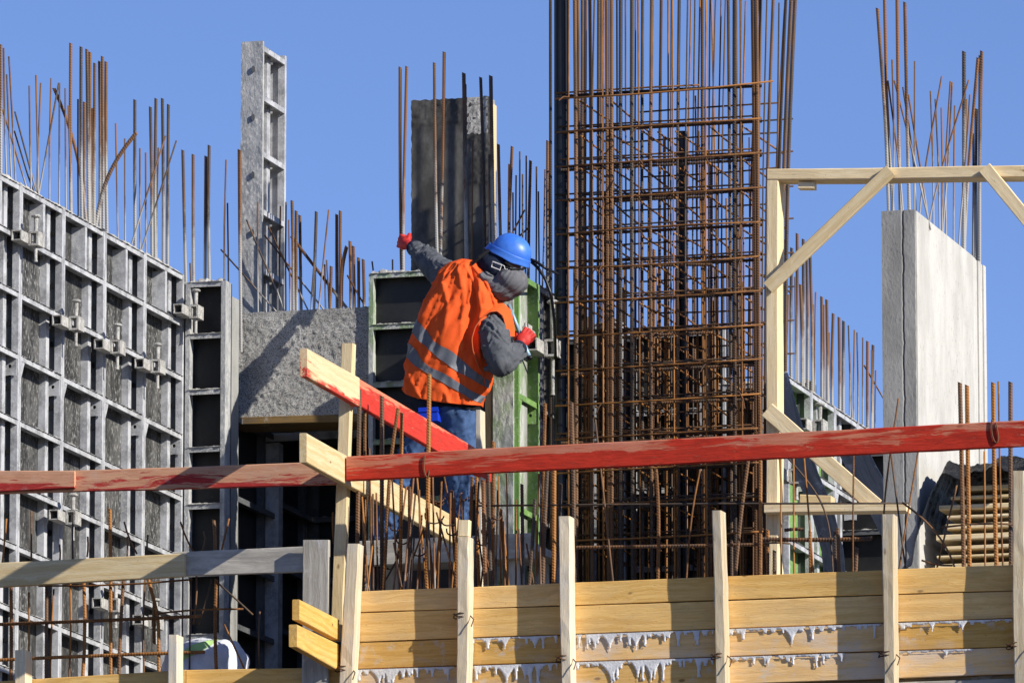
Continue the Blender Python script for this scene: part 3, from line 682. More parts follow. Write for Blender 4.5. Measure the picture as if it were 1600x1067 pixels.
def curved_board(name, pts, wpx, v, th, mat, label, cat):
    p = [P(x, y, v) for x, y in pts]; mb = MB(); vs = []; pc = []; L = 0
    n = len(p)
    for i in range(n):
        d = p[min(i+1, n-1)]-p[max(i-1, 0)]; nn = np.cross(d, V(0, 1, 0)); nn = nn/np.linalg.norm(nn)*wpx/263/2
        if i: L += np.linalg.norm(p[i]-p[i-1])
        for a, b in ((-1, 0), (1, 0), (1, th), (-1, th)): vs.append(p[i]+nn*a+V(0, b, 0)); pc.append((L, a*wpx/526, b))
    fs = [(0,1,2,3), tuple((n-1)*4+k for k in (3,2,1,0))]+[(i*4+(k+1) % 4, i*4+k, (i+1)*4+k, (i+1)*4+(k+1) % 4) for i in range(n-1) for k in range(4)]
    mb.add(vs, fs, pc); return tag(mb.build(name, mat, pc=True), label, cat)
curved_board('leaning_board', [(1213, 585), (1228, 640), (1243, 690), (1262, 745), (1285, 800), (1300, 860), (1312, 1000)], 34, .45, .03, M['greydark'], 'long grey warped board leaning behind the timber post', 'board')
curved_board('leaning_board', [(1325, 690), (1348, 735), (1372, 780), (1398, 830), (1470, 1000)], 44, .48, .03, M['greydark'], 'short grey board leaning against the right concrete wall', 'board')

# right concrete wall
vw = -1.5; w0, w1, w2 = P(1377, 330, vw), P(1410, 330, vw), P(1430, 328, vw); zW = P(1400, 329, vw)[2]; uW = w2[0]; vWe = PU(1541, 415, uW)[1]
cw = thing('concrete_wall', (w1[0], vw, FLOOR), 'pale cast concrete wall end with a vertical crack on the right', 'wall')
m = MB()
jag = lambda z: .005*mnoise.noise((z*9, 0, 0))+.004*mnoise.noise((z*40, 3, 0))
def wf1(a, b):
    z = FLOOR+(zW-FLOOR)*b; xr = w1[0]+jag(z)-.002; x = w0[0]+(xr-w0[0])*a
    return V(x, vw-.0008*mnoise.noise((x*18, z*6, 0))-.0008*mnoise.noise((x*60, z*60, 0))+(.006 if a > .99 else 0), z+(.004*mnoise.noise((x*40, 0, 0)) if b > .999 else 0))
m.grid(wf1, 26, 260); m.box(w0[0]+.001, w1[0]-.016, vw+.008, vWe-.03, FLOOR, zW-.004); m.build('inner_leaf', M['concgrey'], cw, smooth=True)
m = MB()
def wf2(a, b):
    z = FLOOR+(zW-FLOOR)*b; xl = w1[0]+jag(z)+.002; x = xl+(uW-.003-xl)*a
    return V(x+(.003*mnoise.noise((z*22, 1, 0)) if a > .99 else 0), vw-.0010*mnoise.noise((x*18, z*9, 2))-.0014*mnoise.noise((x*55, z*55, 0))+(.006 if a < .01 else 0), z)
m.grid(wf2, 18, 260); m.box(w1[0]+.016, uW-.006, vw+.009, vw+.03, FLOOR, zW-.004); m.build('outer_leaf', M['concgrey'], cw, smooth=True)
m = MB(); m.box(w1[0]+.014, uW, vw+.0305, vWe-.36, FLOOR, zW-.002)
def wtop(a, b):
    y = vw+.0305+(vWe-.36-vw-.03)*a; x = w0[0]+(uW-w0[0])*b; return V(x, y, zW-.003+.012*abs(mnoise.noise((x*20, y*20, 0)))*(1 if 0 < b < 1 else 0))
m.grid(wtop, 80, 10); m.build('side_face', M['concwhite'], cw)
for i in range(5):
    a = vWe-.358+.072*i; m = MB(); m.box(w1[0]+.02, uW-.002-(i % 2)*.008, a, a+.066, FLOOR, zW-.003); m.build('ribbed_strip', M['concwhite'], cw)

# lumber pile and plastic sheet at the right
vl = -1.4
lp = thing('lumber_pile', P(1530, 900, vl), 'shaded stack of sawn boards under black plastic at right', 'lumber pile')
y = 752; k = 0
while y < 1010:
    h = random.choice((13, 15, 17)); xl = 1468+random.uniform(-8, 14)+(20 if y < 770 else 0)
    a = P(xl, y+h, vl+random.uniform(0, .05)); b = P(1640, y, vl); 
    loft_plank('board', [V(a[0],a[1],a[2]),V(a[0],a[1]+1.2,a[2]),V(a[0],a[1]+1.2,b[2]-.004),V(a[0],a[1],b[2]-.004)], [V(b[0],a[1],a[2]),V(b[0],a[1]+1.2,a[2]),V(b[0],a[1]+1.2,b[2]-.004),V(b[0],a[1],b[2]-.004)], M['pale'], lp, segs=5)
    y += h
def tarpf(a, b):
    x0, x1 = P(1408, 740, vl)[0], P(1640, 740, vl)[0]; x = x0+(x1-x0)*a
    sag = min(1, max(0, (a-.10)*5)); z1 = P(1500, 716, vl)[2]+.05*mnoise.noise((x*5, b*3, 0)); z0 = P(1500, 860, vl)[2]
    z = z0*(1-sag**.6)+z1*sag**.6; yy = vl-.12+1.5*b
    if b < .12: z -= (.12-b)*1.4*(.6+.5*mnoise.noise((x*6, 3, 0)))
    return V(x, yy+.05*mnoise.noise((x*7, z*7, 1)), z+.022*mnoise.noise((x*14, yy*12, 4))-.012*abs(mnoise.noise((x*31+yy*9, z*26, 6)))+.006*mnoise.noise((x*60, yy*50, z*50)))
m = MB(); m.grid(tarpf, 150, 100); tp = m.build('plastic_sheet', M['tarp'], smooth=True); tag(tp, 'crumpled black plastic sheet thrown over the lumber pile', 'plastic sheet')

# sack behind the low form at bottom left
vsx = -3.75
def sackf(a, b):
    p, q = a*2*math.pi, -math.pi/2+b*math.pi; c = P(318, 1052, vsx); k = abs(math.cos(q))**.6
    n = 1+.10*mnoise.noise((math.cos(p)*k*2.2, math.sin(p)*k*2.2, math.sin(q)*2))+.035*mnoise.noise((math.cos(p)*7, math.sin(p)*7, q*5))
    return c+V(.24*k*math.copysign(abs(math.cos(p))**.7, math.cos(p))*n, .2*k*math.sin(p)*n, .185*math.copysign(abs(math.sin(q))**.7, math.sin(q))*n)+V(.03*math.sin(q), 0, 0)
sk = thing('sack', P(318, 1090, vsx)*V(1, 1, 0)+V(0, 0, FLOOR), 'white woven sack with a green band behind the low form', 'sack')
m = MB(); m.grid(sackf, 48, 30, True); m.build('bag', M['sack'], sk, smooth=True)
m = MB(); cs = P(318, 1052, vsx)
m.grid(lambda a, b: (lambda g: cs+(sackf(*g)-cs)*1.012)((.665+.05*a+.16*b, .50+.46*b)), 10, 20); m.build('green_band', M['sackgreen'], sk, smooth=True)

# ------------------------------------------------------------------ reinforcement
RAD = {'n': .0058, 't': .0106, 'T': .0130, 'h': .0045}
def bar(parent, pts, kind, mat, name='bar'):
    pts = [np.asarray(p, float) for p in pts]
    if len(pts) == 2:
        L = np.linalg.norm(pts[1]-pts[0]); k = max(3, int(L/.35)); o = V(*rng.normal(0, .002, 3))
        pts = [pts[0]+(pts[1]-pts[0])*i/k+o*math.sin(math.pi*i/k)*3 for i in range(k+1)]
    elif len(pts) < 8:                                      # ease the corners of a bent bar
        q = np.array(pts); L = np.concatenate([[0], np.cumsum(np.linalg.norm(np.diff(q, axis=0), axis=1))]); t = np.linspace(0, L[-1], 48)
        q = np.stack([np.interp(t, L, q[:, k]) for k in range(3)], 1)
        for _ in range(40): q[1:-1] = q[1:-1]*.5+(q[:-2]+q[2:])*.25
        pts = list(q)
    ribs = kind in 'tT'
    m = MB(); m.tube(pts, RAD[kind], 7 if ribs else 6, ribs)
    return m.build(name, mat, parent, org=pts[-1] if pts[-1][2] < pts[0][2] else pts[0], smooth=not ribs)
def zl(sc1, ox, oy, L):                                     # readings taken from an enlarged view -> picture coordinates
    return [([(ox+e[i]/sc1, oy+e[i+1]/sc1) for i in range(0, len(e)-1, 2)], e[-1]) for e in L]
def rise(parent, entries, plane, mats, ext=.45, name='bar', jit=.06):
    for pts, k in entries:
        xb, yb = pts[-1]
        v = plane(xb, yb)+random.uniform(-jit, jit); w = [P(x, y, v) for x, y in pts]
        for i in range(len(w)-1, 0, -1): pass
        d = w[-1]-w[-2]; d = d/np.linalg.norm(d); d = d*.4+V(0, 0, -1)*.6
        w[-1] = w[-1] if len(w) > 2 else w[-1]
        if len(w) == 2:
            dd = (w[1]-w[0])/np.linalg.norm(w[1]-w[0]); w[1] = w[1]+dd*ext
        else: w.append(w[-1]+d/np.linalg.norm(d)*ext)
        bar(parent, w, k, random.choice(mats), name)
cem = [M['rustcem'], M['rustcem'], M['rustcem2']]
LW = zl(2.667, 0, 40, [(3,80,3,600,'t'),(15,95,30,615,'n'),(37,130,62,630,'n'),(28,205,48,620,'n'),(10,350,110,670,'n'),(62,360,140,655,'n'),(60,440,150,690,'n'),
 (122,252,132,680,'n'),(150,208,160,690,'n'),(170,240,155,690,'n'),(213,220,212,728,'n'),(245,240,165,690,'n'),(248,240,245,745,'n'),(272,262,275,755,'n'),
 (225,262,275,370,330,560,360,800,'t'),(295,75,300,770,'t'),(338,90,345,800,'t'),(362,100,370,815,'t'),(375,112,380,815,'t'),(395,158,392,815,'t'),(415,150,412,840,'t'),
 (427,130,430,850,'t'),(442,152,450,855,'t'),(285,335,290,765,'n'),(325,308,328,790,'n'),(352,320,355,800,'t'),(384,345,384,815,'n'),(482,408,490,880,'n'),(520,472,522,890,'n'),
 (568,448,500,530,440,640,405,775,'T'),(562,310,565,925,'t'),(583,512,583,925,'n'),(607,530,607,935,'n'),(627,340,630,945,'t'),(650,305,650,955,'t'),(660,510,660,960,'n'),
 (677,305,678,970,'t'),(702,330,700,985,'t'),(690,460,550,910,'n'),(735,480,590,930,'n')])
wr = thing('wall_reinforcement', (uL-.2, -1.5, FLOOR), 'rusty and cement grey bars rising out of the left wall', 'reinforcement')
rise(wr, LW, lambda x, y: PU(x, y, uL-.2)[1], cem)
CA = zl(2.667, 0, 40, [(762,520,775,1055,'t'),(805,538,808,1055,'t'),(858,545,855,1060,'t'),(872,500,880,1050,'t'),(942,560,940,1060,'n'),(948,740,950,1060,'n'),(1000,520,1003,1060,'t'),(792,990,792,1060,'n')])
wr2 = thing('wall_reinforcement', (a0[0]+.1, vA+.25, FLOOR), 'few bars standing over the black corner panel', 'reinforcement')
rise(wr2, CA, lambda x, y: vA+.22, cem)
LB = zl(2.32, 340, 40, [(78,450,85,1040,'t'),(145,640,148,1040,'n'),(12,812,210,1035,'n'),(105,705,175,870,245,1030,'n'),(170,760,385,1030,'n'),(185,730,330,1030,'n'),(268,765,470,1025,'t'),
 (228,655,230,1035,'n'),(248,640,250,1035,'n'),(270,635,272,1035,'t'),(285,672,290,1030,'t'),(298,688,303,1030,'t'),(258,705,262,1035,'n'),(358,675,355,1030,'t'),(403,668,370,1000,'n'),
 (432,685,435,1028,'t'),(445,672,445,1025,'t'),(395,850,400,1025,'n'),(412,873,412,1028,'t'),(468,802,452,850,448,930,448,1020,'T'),(480,782,480,1025,'t'),(492,800,492,1025,'t'),(511,842,512,1020,'t'),
 (528,848,528,1020,'t'),(470,905,525,1010,'n'),(560,855,570,910,'n'),(634,848,634,905,'n'),(350,860,345,1030,'n'),(388,866,392,1030,'n')])
wr3 = thing('wall_reinforcement', (b0[0]+.6, 1.6, FLOOR), 'leaning and upright bars standing behind the concrete lintel', 'reinforcement')
rise(wr3, LB, lambda x, y: 1.5, cem+[M['rustcem2']], .35, jit=.04)
PB = zl(2.9625, 560, 80, [(193,75,205,1000,'t'),(224,72,205,840,208,1000,'t'),(352,55,370,945,'t'),(397,5,392,480,380,945,'t'),(488,102,500,965,'T'),(497,155,512,975,'n'),(530,412,528,965,'n'),(566,122,580,930,'t'),
 (613,115,625,860,'T'),(648,432,658,840,'t'),(605,480,607,900,'n')])
wr4 = thing('column_reinforcement', (q0[0]+.3, 1.4, FLOOR), 'brown bars in front of the black column sheet, one held by the worker', 'reinforcement')
rise(wr4, PB, lambda x, y: 1.32, [M['rustcem2'], M['rustgrey'], M['rustcem']], .6, jit=.05)
PC_ = zl(2.9625, 560, 80, [(700,525,700,825,'t'),(712,442,708,825,'t'),(747,465,740,830,'n'),(730,575,730,825,'n'),(760,570,760,830,'n'),(777,485,772,850,'n'),(797,507,792,860,'t'),(824,535,820,1000,'n'),
 (833,650,838,1000,'n'),(864,548,850,1000,'n'),(876,415,876,1000,'t'),(715,655,716,830,'n'),(884,565,884,1000,'n'),(770,735,720,830,'n'),(790,815,740,860,'n')])
wr5 = thing('wall_reinforcement', (P(810, 400, 2.2)[0], 2.2, FLOOR), 'short bars between the blue helmet and the black pipe', 'reinforcement')
rise(wr5, PC_, lambda x, y: 1.9, [M['rustcem'], M['rustgrey'], M['rustcem2']], .7, jit=.2)
RB = zl(2.965, 1340, 0, [(92,40,130,560,145,970,'t'),(125,-20,135,500,165,970,'t'),(183,-20,188,480,198,965,'t'),(219,12,228,520,240,965,'t'),(160,278,160,760,'n'),(140,375,190,740,210,960,'n'),(170,375,265,765,'n'),(210,405,262,750,270,965,'n'),
 (235,440,288,760,330,1020,'n'),(265,285,265,965,'n'),(338,423,350,760,352,1040,'n'),(390,355,315,760,285,980,'n'),(360,460,375,760,380,1050,'n'),(388,500,385,1040,'n'),(430,378,405,760,410,1060,'n'),
 (438,383,420,760,395,1050,'n'),(450,490,448,1060,'n'),(515,372,395,755,330,1010,'n'),(493,240,490,1090,'T'),(520,440,500,760,470,1080,'n'),(505,460,503,1080,'n'),(558,270,515,760,495,1100,'t'),
 (575,238,562,1130,'t'),(568,260,566,1130,'t'),(550,505,548,1120,'t'),(535,620,530,1120,'n')])
wr6 = thing('wall_reinforcement', (uW-.1, vw+.6, zW-.5), 'tangle of bars rising out of the right concrete wall', 'reinforcement')
rise(wr6, RB, lambda x, y: min(vWe-.1, max(vw+.06, PU(x, max(y, 330), uW-.08)[1] if x > 1418 else vw+.08)), cem, .4, jit=.02)
RR = zl(2.54, 1180, 240, [(122,345,122,850,'t'),(145,375,145,870,'t'),(167,318,168,880,'t'),(191,340,192,890,'t'),(205,405,205,900,'t'),(218,405,222,910,'t'),(180,520,180,900,'t'),(240,550,240,920,'n'),(158,490,158,880,'n'),(230,600,230,915,'n'),
 (264,568,264,950,'t'),(273,600,274,955,'n'),(284,580,284,960,'t'),(294,710,294,965,'n'),(310,635,312,975,'t'),(333,650,333,990,'t'),(351,665,351,1000,'t'),(370,682,368,1020,'n'),(375,790,388,1040,'n'),
 (394,700,394,1050,'n'),(404,710,404,1055,'n'),(427,730,428,1060,'n'),(446,745,447,1070,'t'),(468,760,468,1080,'t'),(462,780,460,1080,'n'),(478,860,478,1090,'n'),(432,840,497,950,'n'),(132,560,132,860,'n')])
wr7 = thing('wall_reinforcement', (uR-.2, vr+.8, FLOOR), 'row of bars stepping down over the right framed panels', 'reinforcement')
rise(wr7, RR, lambda x, y: PU(x, y, uR-.2)[1], cem, .4)

# starter bars and mesh of the edge beam, just behind the front boards
eb = thing('edge_beam_reinforcement', (1.0, VB+.3, FLOOR), 'rusty starter bars standing behind the front boards below the red rail', 'reinforcement')
FB = [(562,608,558,912,'T'),(570,618,567,912,'t'),(597,619,598,912,'T'),(622,638,609,720,600,912,'t'),(628,645,625,912,'t'),(671,584,668,912,'T'),(577,700,580,912,'n'),(588,770,590,912,'n'),
 (612,735,622,912,'n'),(635,760,617,912,'n'),(647,738,634,912,'n'),(640,760,643,912,'t'),(655,765,658,912,'n'),(651,738,663,912,'n'),(676,740,680,912,'n'),(690,752,684,912,'n'),(694,745,706,800,712,912,'n'),(704,770,704,912,'n'),(710,778,713,912,'n'),
 (724,780,724,912,'n'),(738,745,736,912,'t'),(745,745,751,912,'t'),(755,750,760,912,'T'),(763,738,768,912,'t'),(771,690,770,912,'t'),(779,744,785,912,'n'),(792,740,793,912,'n'),(786,812,788,912,'n'),
 (748,752,744,912,'n'),(836,780,826,912,'t'),(842,740,840,912,'n'),(855,730,852,912,'T'),(866,700,864,912,'T'),(893,628,897,790,897,912,'T'),(852,630,850,912,'t'),(806,780,805,912,'n'),
 (662,825,634,912,'n'),(682,800,714,912,'n'),(628,860,600,912,'n'),(930,655,945,790,958,910,'n'),(1094,733,1080,800,1072,910,'n'),(1025,732,1030,790,1028,910,'t'),(1172,700,1158,800,1148,910,'t'),(1187,620,1185,910,'t'),
 (1220,715,1221,905,'n'),(1240,713,1241,905,'n'),(1256,710,1272,905,'n'),(1334,708,1334,905,'n'),(1230,714,1275,765,1296,792,1302,905,'n'),(1404,622,1379,790,1380,850,'n'),(1392,708,1418,905,'n'),(1435,703,1414,840,'n'),(1495,758,1466,880,'n'),
 (1410,785,1435,800,1466,832,1486,860,1494,890,'n'),(1500,598,1506,890,'T'),(1511,602,1516,890,'T'),(1538,705,1540,890,'n'),(1552,598,1559,890,'T'),(1579,597,1580,890,'T'),(1560,596,1564,720,'n'),(1309,825,1311,905,'t'),(1339,855,1337,905,'t'),(1305,830,1307,905,'t'),(1266,830,1265,905,'t'),
 (1200,828,1201,905,'t'),(1210,860,1212,905,'t')]
for e in FB:
    pts = [(e[i], e[i+1]) for i in range(0, len(e)-1, 2)]; v = VB+random.uniform(.1, .42)
    w = [P(x, y, v) for x, y in pts]; dd = (w[-1]-w[-2]); dd = dd/np.linalg.norm(dd); w[-1] = w[-1]+dd*max(.05, (w[-1][2]-FLOOR-.02))/max(.3, abs(dd[2])) if abs(dd[2]) > .8 else w[-1]
    bar(eb, w, e[-1], random.choice([M['rustgrey'], M['rusty'], M['rustcem2']] if e[0] < 830 else [M['rustgrey'], M['rusty']]), 'starter_bar')
for _ in range(34):
    x = random.uniform(562, 870); yt = random.uniform(745, 850); v = VB+random.uniform(.1, .45); a = P(x+random.uniform(-14, 14), yt, v); b = P(x, 916, v); d = b-a
    bar(eb, [a, a+d*max(1., (a[2]-FLOOR-.02)/(a[2]-b[2]))], random.choice('nnnt'), random.choice([M['rusty'], M['rustgrey'], M['rustcem'], M['rustcem2']]), 'starter_bar')
for (x0, y0, x1, y1, k, v) in ((745,790,1420,786,'n',.25),(1190,842,1362,841,'T',.4),(1190,850,1235,849,'n',.35),(900,855,1200,850,'t',.45),(1440,875,1488,883,'n',.08),(1470,824,1600,820,'n',.3),(1226,828,1255,827,'t',.5)):
    bar(eb, [P(x0,y0,VB+v), P(x1,y1,VB+v)], k, M['rustgrey'], 'longitudinal_bar')
wl_ = [(664, 712), (661, 725), (663, 740), (668, 752), (671, 738), (669, 718), (664, 710)]
bar(eb, [P(x, y, -4.327 if i < 5 else -4.28) for i, (x, y) in enumerate(wl_)], 'h', M['wire'], 'tie_wire')
bar(eb, [P(x, y, -4.327) for x, y in ((1550, 655), (1548, 668), (1551, 685), (1556, 697), (1562, 690), (1556, 660))], 'h', M['wire'], 'tie_wire')
for _ in range(14):
    x, y = random.uniform(600, 800), random.uniform(770, 860); r = random.uniform(6, 16)
    bar(eb, [P(x+r*math.cos(a), y+r*.8*math.sin(a), VB+.2+.05*math.cos(a*2)) for a in np.linspace(0, 3.6, 6)], 'h', M['wire'], 'tie_wire')

# mesh at lower left
me_ = thing('rebar_mesh', P(150, 1090, -4.0)*V(1, 1, 0)+V(0, 0, FLOOR), 'rusty reinforcement mesh in front of the left wall', 'mesh')
for (x0, y0, x1, y1, k) in ((-30,976,315,962,'t'),(-30,1032,320,1018,'t'),(245,958,380,951,'n'),(60,915,300,905,'n')):
    bar(me_, [P(x0,y0,-3.99), P(x1,y1,-3.99)], k, M['rusty'], 'cross_bar')
for e in ((17,905,17,1075,'t'),(45,925,44,1075,'n'),(73,900,72,1075,'t'),(84,920,78,1075,'n'),(110,905,107,1075,'n'),(131,900,128,1075,'t'),(172,795,173,905,173,1075,'t'),(194,815,214,865,'n'),(193,905,185,1075,'t'),
          (226,905,226,1075,'n'),(232,905,248,965,248,1060,'t'),(241,940,241,1005,'t'),(282,815,302,862,'n'),(318,830,314,865,'n'),(334,812,336,860,'t'),(358,810,345,865,'n'),(298,905,296,1050,'n'),(338,905,338,1050,'t'),(350,975,382,1045,'n'),
          (340,910,395,960,'n'),(330,905,310,975,'n'),(307,900,302,975,'n'),(49,798,49,880,'n'),(115,800,114,880,'n'),(93,850,92,880,'n'),(137,838,136,870,'n'),(199,838,199,870,'n'),(231,835,231,868,'n'),(10,810,3,885,'n'),(520,800,522,850,'n'),(406,955,406,1050,'n')):
    w = [P(e[i], e[i+1], -3.98+random.uniform(-.012, .03)) for i in range(0, len(e)-1, 2)]; bar(me_, w, e[-1], random.choice([M['rusty'], M['rustgrey']]), 'upright_bar')

# ------------------------------------------------------------------ the big column cage
VC = 1.0; CD = 1.0
cg = thing('rebar_cage', (P(1030, 500, VC)[0], VC+.5, FLOOR), 'tall rust brown rebar column cage of tied bars rising out of the picture', 'rebar cage')
uq = lambda px: P(px, 500, VC)[0]
zq = lambda py: P(890, py, VC)[2]
ZB, ZT = FLOOR, zq(-60)
for px in (890.5, 943, 999, 1053, 1106, 1160):                      # front face uprights
    x = uq(px); bar(cg, [V(x, VC-.012, ZT if px != 1160 else ZT), V(x, VC-.012, ZB)], 'n', M['rusty'], 'upright_bar')
TOPS = [(72,72,'t'),(205,215,'T'),(222,235,'t'),(248,248,'t'),(268,262,'t'),(290,300,'T'),(320,296,'n'),(340,336,'t'),(352,350,'n'),(368,366,'n'),(384,388,'T'),(410,412,'T'),(440,442,'n'),(462,460,'T'),(488,490,'n'),(525,522,'T'),(545,540,'n'),
 (585,578,'t'),(635,625,'t'),(645,630,'n'),(690,676,'t'),(725,726,'n'),(745,738,'n'),(790,775,'t'),(838,818,'n'),(858,830,'n'),(878,860,'n'),(906,885,'n'),(915,915,'t'),(942,925,'n'),(960,950,'n'),(960,990,'n'),(995,962,'n'),(1025,1000,'n'),(1050,1020,'n'),
 (1058,1068,'t'),(1095,1092,'T'),(1100,1108,'t'),(1135,1120,'n'),(1156,1130,'n'),(1192,1208,'T'),(1215,1225,'T'),(1245,1222,'t'),(1240,1180,'n'),(1280,1250,'n'),(1318,1272,'t'),(1342,1330,'n'),(1372,1318,'n'),(1390,1335,'t'),(1420,1362,'T'),(1442,1385,'T')]
lay = [.04, .07, .30, .55, .80, .97]
for i, (xt, xb, k) in enumerate(TOPS):
    pt, pb = 840+xt/3.557, 840+xb/3.557
    dv = .03 if k == 'T' else lay[(i*5) % 6]+random.uniform(-.03, .03)
    if xt > 1230: dv = .15+.1*(i % 4)
    ytop = {1342: 5, 1372: 15, 1156: 2}.get(xt, -60)
    a = P(pt, ytop, VC+dv); b = P(pb, 270, VC+dv); d = (b-a)/(b[2]-a[2])
    slope_low = P(pb, 500, VC+dv)[0]-b[0]
    if xt > 1230: bot = b+d*(ZB-b[2])*V(.25, .25, 1)
    else: bot = V(b[0]+random.uniform(-.01, .01), b[1], ZB)
    bar(cg, [a, b*.5+a*.5, b, bot*.5+b*.5, bot], k, (M['rustdark'] if i % 4 == 0 else M['rustgrey']) if k in 'tT' else (M['rusty'] if i % 2 else M['rustgrey']), 'upright_bar')
for i in range(22):
    px = 898+i*13.2+random.uniform(-4, 4); dv = random.choice([.08, .16, .25, .34]); a = P(px, random.choice([150, 205, 260, 310, 420, 420]), VC+dv)
    bar(cg, [a, V(a[0]+random.uniform(-.02, .02), a[1], ZB)], 'n', M['rusty'], 'upright_bar')
for i in range(26):                                                  # inner and rear uprights that stop inside the cage
    px = random.uniform(905, 1172); dv = random.choice([.45, .62, .97, 1.0]); yt = random.choice([200, 215, 255, 300, 420, 470, 520, 560])
    a = P(px, yt, VC+dv); bar(cg, [a, V(a[0]+random.uniform(-.03, .03), a[1], ZB)], random.choice('nnt'), random.choice([M['rustdark'], M['rustgrey'], M['rusty']]), 'upright_bar')
for lv in range(14):
    y = 153.5+53.3*lv; z = zq(y); jj = lambda s=.004: random.uniform(-s, s)
    # front tie
    bar(cg, [V(uq(869), VC-.024, z+jj()), V(uq(1192 if lv else 1210)+jj(.01), VC-.024, z+jj()+(.028 if lv == 0 else .012))], 'n', M['rusty'], 'tie_bar')
    # hairpin link with a round bend at the right
    x0, x1 = uq(866+random.uniform(-3, 8)), uq(1186+random.uniform(-4, 5)); zz = z+.045+jj(.008)
    pts = [V(x0, VC+.03, zz), V((x0+x1)/2, VC+.028, zz+jj()), V(x1-.05, VC+.03, zz)]+[V(x1-.05+.05*math.sin(a), VC+.08-.05*math.cos(a), zz) for a in np.linspace(.3, math.pi-.3, 6)]+[V(x1-.05, VC+.13, zz), V((x0+x1)/2+.1, VC+.13, zz+jj()), V(x0+.15, VC+.13, zz+.01)]
    if lv: bar(cg, pts, 'n', M['rustdark'] if lv % 2 else M['rustgrey'], 'hairpin_tie')
    else: bar(cg, [V(x0, VC+.03, zz), V(x1-.4, VC+.03, zz)], 'n', M['rusty'], 'tie_bar')
    # middle and rear cross ties
    xs = uq(905+random.uniform(0, 90))
    bar(cg, [V(xs, VC+.45, z+jj(.02)), V(uq(1190), VC+.45, z+jj(.02))], 'n', M['rustdark'], 'tie_bar')
    bar(cg, [V(uq(866), VC+.06, z+.018+jj(.012)), V(uq(random.choice([1080, 1184, 1188])), VC+.06, z+.018+jj(.012))], 't', M['rustdark'], 'tie_bar')
    bar(cg, [V(uq(900), VC+CD, z+jj(.01)), V(uq(1180), VC+CD, z+jj(.01))], 'n', M['rustdark'], 'tie_bar')
    if 1 <= lv <= 12 and random.random() < .75: bar(cg, [V(uq(random.choice([873, 940])), VC+.045, z-.012), V(uq(random.choice([1110, 1185])), VC+.045, z-.010+jj())], 't', M['rustgrey'], 'tie_bar')
    # ties running front to back
    for px in ((905, 928, 952, 999, 1026, 1053, 1106, 1160) if lv >= 1 else (900, 950)):
        if random.random() < .04: continue
        x = uq(px)+.012; r0_ = random.uniform(-.03, .05)
        bar(cg, [V(x, VC+r0_, z-.02+jj(.012)), V(x+jj(.03), VC+CD+random.uniform(-.05, .1), z-.02+jj(.02))], 'n', M['rusty'], 'cross_tie')
for _ in range(26):                                                  # loose tails of binding wire
    a = V(uq(random.choice([864, 890, 943, 999, 1053, 1106, 1160, 1190])), VC-.03, zq(153.5+53.3*random.randint(0, 12))); d = V(random.uniform(-.06, .06), random.uniform(-.05, 0), random.uniform(-.09, .03))
    bar(cg, [a, a+d*.5+V(0, 0, .015), a+d], 'h', M['wire'], 'tie_wire')

# pipes and hose
def pipe(px0, px1, ytop, ybot, v, label):
    a, b = P(px0, 500, v), P(px1, 500, v); r = (b[0]-a[0])/2*.98; c = (a[0]+b[0])/2; zt, zb = P(px0, ytop, v)[2], FLOOR
    zz = np.linspace(zb, zt, 40); m = MB(); m.tube([V(c, v+r, z) for z in zz], r, 28); o = m.build('plastic_pipe', M['pipe'], smooth=True)
    return tag(o, label, 'pipe')
pipe(863, 886, -60, 1000, VC+.05, 'black plastic pipe up the left side of the rebar cage')
pipe(1058, 1073, 205, 1000, VC+.62, 'thinner black pipe inside the rebar cage')
hs = MB(); hp = [P(x, y, v) for x, y, v in ((826, 404, .45), (838, 409, .45), (852, 419, .45), (872, 428, .95))]
hs.tube([np.array([np.interp(t, range(4), [p[k] for p in hp]) for k in range(3)]) for t in np.linspace(0, 3, 16)], .009, 8)
hp = [P(x, y, v) for x, y, v in ((828, 407, .46), (840, 418, .46), (852, 436, .46), (861, 460, .46), (866, 500, .6), (868, 560, .9))]
hs.tube([np.array([np.interp(t, range(6), [p[k] for p in hp]) for k in range(3)]) for t in np.linspace(0, 5, 24)], .010, 8)
tag(hs.build('hose', M['pipe'], smooth=True), 'dark hose looping from the cage behind the blue helmet', 'hose')
# things seen through the foot of the cage
vk = 2.5
panel('black framed panel seen through the lower part of the cage', (P(985, 520, vk)[0], vk+.1, FLOOR), XA, -YA, .62, P(1000, 520, vk)[2]-FLOOR, [0, .5, 1.0, 1.5, 2.0], M['steel'], M['blackply'], 'panels behind the rebar cage', seed=140, mid=False)
panel('grey panel behind the lower left of the cage', (P(925, 505, vk)[0], vk+.1, FLOOR), XA, -YA, .2, P(930, 505, vk)[2]-FLOOR, [0, .7, 1.4, 2.1], M['steel'], M['concgrey'], 'panels behind the rebar cage', seed=141, mid=False, stud=None)
panel('pale framed panel behind the lower right of the cage', (P(1092, 545, vk)[0], vk+.1, FLOOR), XA, -YA, .42, P(1120, 600, vk)[2]-FLOOR, [0, .5, 1.0, 1.5, 2.0], M['steel'], M['ply'], 'panels behind the rebar cage', seed=142, mid=False)
panel('black panel low behind the black pipe', (P(868, 560, 3.)[0], 3.1, FLOOR), XA, -YA, .62, P(880, 530, 3.)[2]-FLOOR, [0, .6, 1.2, 1.8], M['steelshade'], M['blackply'], 'panels behind the rebar cage', seed=143, mid=False, stud=None)
panel('black panel low behind the timber post', (P(1150, 600, 3.)[0], 3.1, FLOOR), XA, -YA, .5, P(1190, 600, 3.)[2]-FLOOR, [0, .6, 1.2, 1.8], M['steelshade'], M['blackply'], 'panels behind the rebar cage', seed=144, mid=False, stud=None)
